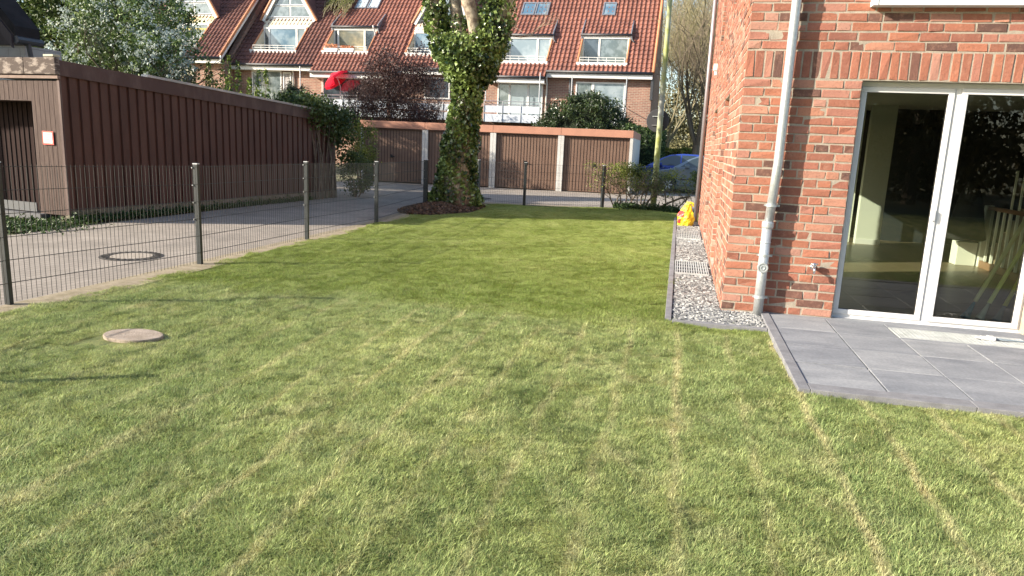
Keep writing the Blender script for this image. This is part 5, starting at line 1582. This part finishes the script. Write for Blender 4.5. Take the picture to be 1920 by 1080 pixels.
# ------------------------------------------------------------------ vegetation
def shrub(name, label, cat_, c, r, n, size, m, loc=None, clumps=60, cr=.3, shell=.6, bottom=-.5, stems=8, stem_m=None, group=None, aspect=.55, up=0., stem_r=.02, core=0., drop=0.):
    t = thing(name, label, cat_, (c[0], c[1], 0), group)
    p, rnd = clump_points(n, c, r, clumps, cr, shell, bottom)
    p[:, 2] = np.maximum(p[:, 2], .03)
    leaf_part('foliage', p, rnd, size, m, t, aspect=aspect, up=up, drop=drop)
    mb = MB()
    for k in range(stems):
        a = 6.283 * k / stems + random.random(); rr = random.uniform(.3, .8)
        e_ = Vector((c[0] + math.cos(a) * r[0] * rr, c[1] + math.sin(a) * r[1] * rr, c[2] + r[2] * random.uniform(.0, .7)))
        b_ = Vector((c[0] + math.cos(a) * .12 * r[0], c[1] + math.sin(a) * .12 * r[1], 0))
        md = b_.lerp(e_, .5) + Vector((random.uniform(-.1, .1), random.uniform(-.1, .1), .1))
        mb.tube([b_, md, e_], [stem_r, stem_r * .7, stem_r * .3], 5)
    part('stems', mb, stem_m or M_twig, t)
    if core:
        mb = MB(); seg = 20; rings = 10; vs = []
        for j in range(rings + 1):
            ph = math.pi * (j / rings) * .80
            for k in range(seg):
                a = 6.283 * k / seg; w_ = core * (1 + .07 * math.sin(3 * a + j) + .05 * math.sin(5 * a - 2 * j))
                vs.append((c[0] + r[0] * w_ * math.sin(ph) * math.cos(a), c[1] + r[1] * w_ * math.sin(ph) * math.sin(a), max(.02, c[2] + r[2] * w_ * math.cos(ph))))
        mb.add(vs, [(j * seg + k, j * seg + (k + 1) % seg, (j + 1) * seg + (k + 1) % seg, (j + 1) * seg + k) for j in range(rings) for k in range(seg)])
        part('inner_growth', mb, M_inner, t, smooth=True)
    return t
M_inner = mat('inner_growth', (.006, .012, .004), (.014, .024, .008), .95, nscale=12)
M_twig = mat("twig_bark", (.13, .10, .07), (.22, .18, .13), .9, nscale=10)
M_twig_ol = mat("olive_twigs", (.17, .15, .085), (.27, .235, .14), .9, nscale=2)
L_rhodo = mat("dark_evergreen_leaf", (.010, .022, .007), (.060, .095, .030), .35, attr=True, trans=.1)
L_conifer = mat("dark_conifer", (.008, .016, .006), (.035, .055, .02), .7, attr=True)
L_hedge = mat("hedge_leaf", (.015, .04, .008), (.075, .13, .028), .5, attr=True, trans=.15)
L_red = mat("purple_leaf", (.026, .013, .012), (.115, .058, .048), .5, attr=True, trans=.15)
L_laurel = mat("laurel_leaf", (.04, .08, .012), (.30, .38, .07), .3, attr=True, trans=.2)
L_blossomgreen = mat("grey_green_leaf", (.045, .080, .022), (.24, .33, .10), .5, attr=True, trans=.15)
L_blossom = mat("white_blossom", (.24, .31, .27), (.66, .72, .66), .6, attr=True, trans=.3)
L_yg = mat("yellow_green_leaf", (.05, .085, .012), (.30, .34, .06), .5, attr=True, trans=.25)
L_green = mat("mid_green_leaf", (.02, .045, .010), (.13, .18, .04), .5, attr=True, trans=.15)
L_ol = mat("olive_buds", (.12, .11, .04), (.34, .31, .14), .7, attr=True, trans=.2)
L_wood = mat("woodland_floor_leaf", (.05, .055, .02), (.26, .24, .11), .7, attr=True, trans=.1)

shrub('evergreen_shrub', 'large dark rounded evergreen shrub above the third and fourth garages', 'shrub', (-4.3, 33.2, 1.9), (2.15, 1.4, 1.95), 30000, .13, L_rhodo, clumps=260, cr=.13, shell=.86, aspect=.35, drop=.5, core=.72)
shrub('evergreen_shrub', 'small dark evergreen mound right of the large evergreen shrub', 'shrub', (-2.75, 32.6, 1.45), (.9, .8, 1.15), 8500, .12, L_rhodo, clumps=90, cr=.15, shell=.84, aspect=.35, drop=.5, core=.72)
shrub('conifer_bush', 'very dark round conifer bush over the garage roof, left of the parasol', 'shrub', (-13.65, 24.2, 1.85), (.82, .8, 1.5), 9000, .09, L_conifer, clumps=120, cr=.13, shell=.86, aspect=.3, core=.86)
# purple shrub with a thicket of twigs
pt = thing('purple_shrub', 'wide dark purple-leaved shrub behind the left garages', 'shrub', (-13.5, 33.2, 0))
p1, r1 = clump_points(21000, (-13.55, 33.2, 2.7), (2.5, 1.2, 2.15), 130, .22, .35, -.7)
p2, r2 = clump_points(8000, (-13.0, 33.2, 4.5), (2.0, 1.0, 1.3), 70, .3, .3, -.3)
leaf_part('foliage', np.concatenate([p1, p2]), np.concatenate([r1, r2]), .085, L_red, pt)
tw = MB()
for k in range(11):
    a = k / 10 * 2 - 1
    m2, _ = branches((-13.4 + a * 1.1, 33.2 + random.uniform(-.3, .3), 0), (a * .55, random.uniform(-.2, .2), 1), 1.9, .05, 5, kids=3, spread=.55, upb=.35, shrink=.72, wob=.08)
    tw.add(m2.v, m2.f)
part('twigs', tw, mat("purple_twig", (.06, .035, .03), (.10, .06, .05), .8, nscale=5), pt)
# hedges
def hedge(name, label, x0, x1, y0, y1, z1, n, size, m):
    t = thing(name, label, 'hedge', ((x0 + x1) / 2, (y0 + y1) / 2, 0))
    f = RNG.random(n); w, d, h_ = x1 - x0, y1 - y0, z1
    A = np.array([w * h_, d * h_ * 2, w * d]); A = A / A.sum()
    ch = RNG.choice(3, n, p=A); u, v = RNG.random(n), RNG.random(n)
    P = np.zeros((n, 3)); off = RNG.normal(size=n) * .05
    m0 = ch == 0; P[m0] = np.stack([x0 + u * w, y0 + off, v * h_], -1)[m0]
    m1 = ch == 1; P[m1] = np.stack([np.where(RNG.random(n) < .5, x0, x1) + off, y0 + u * d, v * h_], -1)[m1]
    m2_ = ch == 2; P[m2_] = np.stack([x0 + u * w, y0 + v * d, z1 + off], -1)[m2_]
    P += .06 * np.sin(P[:, [1, 2, 0]] * 5)
    leaf_part('foliage', P, np.clip(.5 + .25 * RNG.normal(size=n), 0, 1), size, m, t)
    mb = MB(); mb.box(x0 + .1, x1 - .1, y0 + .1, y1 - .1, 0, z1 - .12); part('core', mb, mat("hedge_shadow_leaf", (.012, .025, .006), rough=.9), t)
hedge('tall_hedge', 'tall clipped dark hedge right of the white garage side wall', -2.35, -.85, 31.9, 37.0, 2.5, 9000, .10, L_hedge)
hedge('low_hedge', 'low bright green hedge beyond the parked cars', -1.4, 7.5, 44.5, 45.6, 1.62, 9000, .12, L_yg)
# shrubs at the end of the lawn: thin twiggy hedge plants
def twiggy(label, x, y, w, h_, n, m, seed, lean=0., depth=5, stems=6):
    t = thing('twiggy_shrub', label, 'shrub', (x, y, 0), 'trimmed shrubs at the far lawn edge')
    mb = MB(); pts = []
    for k in range(stems):
        a = (k / max(1, stems - 1) * 2 - 1) * w * .45
        m2, tips = branches((x + a * .5 + seed * .013, y + random.uniform(-.12, .12), 0), (a * .9 + lean, random.uniform(-.2, .2), 1), h_ * .52, .022, depth, kids=3, spread=.8, upb=.12, shrink=.62, wob=.22, rmin=.003)
        mb.add(m2.v, m2.f); pts += tips
    part('twigs', mb, M_twig, t)
    P = np.array(pts); idx = RNG.integers(0, len(P), n)
    q = P[idx] + RNG.normal(size=(n, 3)) * np.array([.07, .07, .05])
    q[:, 2] = np.minimum(q[:, 2], h_ + RNG.normal(size=n) * .03)
    q = q[RNG.random(n) < np.clip((q[:, 2] - .35) / .5, .12, 1)]
    q2, _ = clump_points(n // 2, (x, y, h_ * .86), (w * .55, .3, h_ * .16), 30, .4, .2)
    q = np.concatenate([q, q2])
    leaf_part('leaves', q, np.clip(.55 + .25 * RNG.normal(size=len(q)), 0, 1), .042, m, t)
twiggy('sparse yellow-green trimmed shrub right after the last fence post', -1.38, 19.35, .9, 1.18, 2600, L_yg, 1)
twiggy('dark trimmed shrub with bare twigs just left of the algae stained pole', -.90, 19.3, .46, 1.14, 1600, L_green, 2, 0., 4, 5)
twiggy('trimmed shrub right of the pole with yellow leaves on top', -.14, 19.5, .6, 1.08, 900, L_yg, 3, .1, 3, 3)
twiggy('dense green trimmed shrub beside the brick wall end', .44, 19.3, .34, 1.1, 1500, L_green, 4, 0., 4, 4)
lt = thing('low_plants', 'dark low ivy-like ground plants under the shrubs at the lawn end', 'plant', (-.9, 19.25, 0))
n = 2600; P = np.stack([RNG.uniform(-1.6, .1, n), RNG.normal(19.3, .16, n), np.abs(RNG.normal(0, .07, n)) + .02], -1)
leaf_part('leaves', P, RNG.random(n) * .7, .06, L_hedge, lt)
mb = MB(); mb.tube([(-.5, 19.3, .05), (-.2, 19.35, .22), (.1, 19.4, .36), (.35, 19.45, .42)], .028, 6); part('leaning_branch', mb, M_twig, lt)
# ivy over the end of the brown garage, and the bush behind it
iv = thing('ivy_mass', 'dark ivy spilling over the far end of the brown garage roof', 'ivy', (-8.8, 16.6, 0))
cs = []
for k in range(46):
    s_ = random.uniform(6.4, 8.1); u_ = (s_ - 5.4) / 2.7
    q = A0 + D * s_ + Nn * random.uniform(-.9, .16 + .12 * u_)
    z = gz(s_) + .10 - (random.random() ** 1.5) * 1.7 * max(0, u_ - .28) * (1 if (q - A0).dot(Nn) > -.15 else .1)
    cs.append((q.x, q.y, z))
cs = np.array(cs); n = 11500; idx = RNG.integers(0, len(cs), n)
P = cs[idx] + RNG.normal(size=(n, 3)) * np.array([.17, .22, .13])
leaf_part('foliage', P, np.clip(.38 + .15 * RNG.normal(size=len(cs))[idx] + .16 * RNG.normal(size=n), 0, 1), .075, L_green, iv, aspect=.8, drop=.3)
mb = MB()
for k in range(14):
    q = A0 + D * random.uniform(6.4, 7.6) + Nn * random.uniform(.02, .14); mb.tube([q, q + Vector((random.uniform(-.1, .1), .05, 1)), q + Vector((random.uniform(-.2, .2), .1, 2.0))], .016, 5)
part('stems', mb, M_twig, iv)
shrub('bush', 'small yellow-green bush between the brown garage end and the lock-up garages', 'shrub', (-8.75, 19.2, 1.15), (.45, .45, .85), 4200, .055, L_yg, clumps=45, cr=.25, shell=.5, stems=6)
shrub('bush', 'dark low bush at the foot of the brown garage end', 'shrub', (-8.35, 18.0, .5), (.45, .6, .55), 2600, .06, L_green, clumps=30, cr=.3, shell=.5, stems=4)
# laurels behind the brown garage: upright shoots
lr = thing('laurel', 'glossy yellow-green laurel shoots rising behind the brown garage roof', 'shrub', (-12.8, 19.5, 0))
mb = MB(); LPp = []
for k in range(15):
    x = -14.1 + 2.3 * k / 14 + random.uniform(-.1, .1); top = 3.3 + .42 * math.sin(k * 1.9) - .028 * k
    if k in (2, 7, 8): top += .28
    b_ = Vector((x, 19.6 + random.uniform(-.3, .3), .4)); e_ = Vector((x + random.uniform(-.12, .12), b_.y, top))
    mb.tube([b_, e_], [.02, .006], 5)
    for j in range(130):
        z = random.uniform(1.7, top + .05); a = random.random() * 6.28; r = .16 * (1.15 - (z - 1.7) / (top - 1.6))
        LPp.append((b_.x + (e_.x - b_.x) * (z / top) + math.cos(a) * r, b_.y + math.sin(a) * r, z))
part('stems', mb, M_twig, lr)
leaf_part('foliage', np.array(LPp), RNG.random(len(LPp)), .13, L_laurel, lr, aspect=.38, up=.7)
lr2 = shrub('laurel', 'darker spreading laurel right of the tall shoots behind the garage', 'shrub', (-12.0, 20.5, 2.0), (1.1, .6, .55), 900, .14, L_green, clumps=26, cr=.3, shell=.5, aspect=.35, up=.4)
# blossoming tree
def crown_tree(name, label, base, trunk_h, c, r, n, size, m, blossom=0, tr=.12, clumps=90, cr=.16, shell=.4, bark=None, depth=4, bsize=.07):
    t = thing(name, label, 'tree', base)
    mb = MB(); mb.tube([base, (base[0] + .05, base[1], trunk_h * .6), (base[0], base[1], trunk_h)], [tr, tr * .8, tr * .7], 9)
    for k in range(6):
        a = k * 1.05; m2, _ = branches((base[0], base[1], trunk_h * .95), (math.cos(a) * .8 * r[0] / 2, math.sin(a) * .8 * r[1] / 2, .9), r[2] * .8, tr * .5, depth, kids=3, spread=.6, upb=.2)
        mb.add(m2.v, m2.f)
    part('trunk', mb, bark or M_twig, t)
    p, rnd = clump_points(n, c, r, clumps, cr, shell)
    cr_ = leaf_part('crown', p, rnd, size, m, t)
    if blossom:
        p, rnd = clump_points(blossom, (c[0], c[1] - .1, c[2]), (r[0] * 1.02, r[1] * 1.02, r[2] * 1.02), clumps * 2, cr * .55, shell + .1)
        leaf_part('blossom', p, rnd, bsize, L_blossom, cr_, aspect=.9)
    return t
crown_tree('blossoming_tree', 'grey-green tree dotted with white blossom behind the brown garage', (-16.6, 20, 0), 1.7, (-17.1, 20.2, 4.1), (2.4, 1.5, 2.1), 15000, .11, L_blossomgreen, 5200, clumps=170, cr=.13, shell=.3)
crown_tree('blossoming_tree', 'smaller blossoming branches low against the first tiled roof', (-15.0, 19.2, 0), 1.5, (-15.3, 19.4, 3.5), (1.1, 1.0, 1.0), 2600, .09, L_blossomgreen, 1800, clumps=70, cr=.14, shell=.3)
crown_tree('green_tree', 'tall olive green tree behind the blossoming tree at the left', (-25, 26, 0), 2.5, (-24.6, 26, 5.4), (4.9, 2.0, 4.2), 32000, .17, L_green, 0, tr=.2, clumps=200, cr=.13, shell=.35)
crown_tree('green_tree', 'yellow-green upright tree left of the first roof', (-26.4, 29, 0), 2.5, (-26.8, 29, 7.0), (3.0, 1.8, 3.4), 14000, .16, L_yg, 0, tr=.18, clumps=120, cr=.14, shell=.3)
# hanging vine between two roofs
vt = thing('climbing_vine', 'olive bare vine hanging on the roof between the second and third houses', 'vine', (-20.2, 40.5, 8))
mb = MB(); pts = []
for k in range(60):
    x = -20.9 + random.random() * 1.6; y = 41.6 + random.uniform(-.3, .9); z = y - 37.6 + 5.45
    L_ = random.uniform(.6, 1.9); p0 = Vector((x, y, z + .25)); p1_ = p0 + Vector((random.uniform(-.3, .15), -L_ * .62, -L_ * .66 + .1)); p2_ = p1_ + Vector((random.uniform(-.2, .2), -.25, -.3))
    mb.tube([p0, p1_, p2_], .013, 4); pts += [tuple(p0.lerp(p1_, random.random()) + Vector((random.gauss(0, .06), random.gauss(0, .06), random.gauss(0, .06)))) for _ in range(70)]
part('stems', mb, M_twig_ol, vt); leaf_part('buds', np.array(pts), RNG.random(len(pts)), .05, L_yg, vt)
# bare trees and woodland at the right
def bare_tree(label, base, h_, r0, depth, seed, buds=0, n_lim=5, m=None, spread=.55, size=.06, fork=1.5):
    t = thing('bare_tree', label, 'tree', base, 'leafless trees at the right')
    mb = MB(); b = Vector(base); top = b + Vector((.05, 0, fork)); tips = []
    mb.tube([b - Vector((0, 0, .1)), b.lerp(top, .5), top], [r0 * 1.25, r0, r0 * .95], 10, caps=False)
    for k in range(n_lim):
        a = 6.283 * k / n_lim + seed
        m2, tp = branches(tuple(top - Vector((0, 0, .1 * k * .3)) + Vector((seed * .001 * k, 0, 0))), (math.cos(a) * .5, math.sin(a) * .5, 1.1), h_ * .34, r0 * .5, depth, kids=3, spread=spread, upb=.28, shrink=.70, wob=.1, rmin=.008)
        mb.add(m2.v, m2.f); tips += tp
    part('trunk', mb, m or M_twig, t)
    if buds:
        P = np.array(tips); idx = RNG.integers(0, len(P), buds)
        leaf_part('crown', P[idx] + RNG.normal(size=(buds, 3)) * .25, RNG.random(buds), size, L_ol, t)
    return t
M_gtrunk = mat("grey_brown_bark", (.10, .08, .06), (.19, .15, .10), .9, nscale=3)
bare_tree('leafless tree with stout trunk beyond the cars, right of the pole', (.75, 40, 0), 8.5, .20, 5, .3, 2500, 6, M_gtrunk, .6, fork=1.9)
bare_tree('tall leafless tree close to the brick house edge', (2.0, 47, 0), 13, .22, 6, 1.1, 12000, 5, M_twig_ol, fork=2.5)
bare_tree('leafless olive tree just right of the last terraced house', (-1.0, 52, 0), 11, .18, 6, 2.2, 15000, 5, M_twig_ol, fork=2)
bare_tree('leafless tree at the back of the woodland', (3.2, 58, 0), 15, .22, 6, 2.9, 15000, 5, M_twig_ol, fork=3)
bare_tree('crooked leafless tree filling the gap beside the brick house', (2.6, 66, 0), 15, .2, 6, 5.1, 15000, 6, M_twig_ol, fork=2)
bare_tree('slim leafless tree at the back between pole and brick house', (.6, 62, 0), 13, .18, 6, 4.0, 15000, 5, M_twig_ol, fork=3)
p, rnd = clump_points(42000, (4, 72, 3), (26, 5, 9.0), 700, .05, .2, -.3)
p3, rnd3 = clump_points(26000, (3, 57, 2.4), (8, 2.5, 5.2), 320, .1, .2, -.4); p = np.concatenate([p, p3]); rnd = np.concatenate([rnd, rnd3]); p[:, 2] = np.maximum(p[:, 2], .05)
v, f = leaves(p, .2)
struct('woodland', np_mesh('woodland', v, f, np.repeat(rnd, 4)), L_wood, kind='stuff')
# weeds along the brown garage and dry grass
n = 3800; s_ = RNG.random(n) ** 1.4 * 6.5; o_ = np.abs(RNG.normal(0, .12, n)) * (1.2 - s_ / 8)
P = np.array([A0.x, A0.y, 0]) + np.array([D.x, D.y, 0]) * s_[:, None] + np.array([Nn.x, Nn.y, 0]) * (o_ + .03)[:, None]
P[:, 2] = np.abs(RNG.normal(0, .045, n)) + .01
n2_ = 3600; Q = np.stack([RNG.normal(-9.95, .45, n2_), RNG.normal(9.05, .35, n2_), np.abs(RNG.normal(0, .03, n2_)) + .01], -1)
P = np.concatenate([P, Q]); v, f = leaves(P, .055, up=.4)
struct('weeds', np_mesh('weeds', v, f, np.repeat(RNG.random(len(P)), 4)), L_hedge, kind='stuff')
sheet('verge_soil', [(-13, 8.6), (-9.3, 8.55), (-9.2, 9.3), (-9.55, 9.95), (-13, 10.6)], .004, mat("verge_dirt", (.17, .14, .08), (.09, .11, .04), .95, nscale=3, fine=(60, .4)))
# trees behind the photographer, mirrored in the glass door
TL = ['leafless tree with brown undergrowth mirrored left in the glass door', 'tree with brown undergrowth mirrored in the middle of the glass door', 'tree mirrored in the right glass pane', 'tree far right behind the viewer', 'tree behind the viewer, furthest left', 'bushy tree at the back, mirrored darkly between the others']
M_brownleaf = mat("brown_thicket_leaf", (.035, .028, .012), (.17, .14, .05), .7, attr=True, trans=.2)
proto = None
for k, (x, y) in enumerate(((3, -13), (8.5, -15), (14, -12.5), (20, -14), (-5, -17), (6, -20))):
    if proto is None:
        t = proto = thing('garden_tree', TL[k], 'tree', (x, y, 0), 'trees behind the viewer')
        p, rnd = clump_points(15000, (x, y, 4.9), (4.8, 2.6, 6.4), 300, .16, .1, -.9)
        p[:, 2] = np.maximum(p[:, 2], .2)
        leaf_part('crown', p, rnd, .20, M_brownleaf, t)
        m2, _ = branches((x, y, 1.5), (0, 0, 1), 3.6, .2, 5, kids=4, spread=.7, upb=.25)
        m2.tube([(x, y, -.1), (x, y, 1.6)], [.26, .2], 8); part('trunk', m2, M_twig, t)
    else:
        c = copy_thing(proto); c.location = (x, y, 0); c['label'] = TL[k]; c.rotation_euler = (0, 0, k * 1.3)
p, rnd = clump_points(30000, (8, -27, 4), (34, 3, 13), 700, .06, .1, -.3)
v, f = leaves(p, .42)
struct('far_thicket', np_mesh('far_thicket', v, f, np.repeat(rnd, 4)), M_brownleaf, kind='stuff')
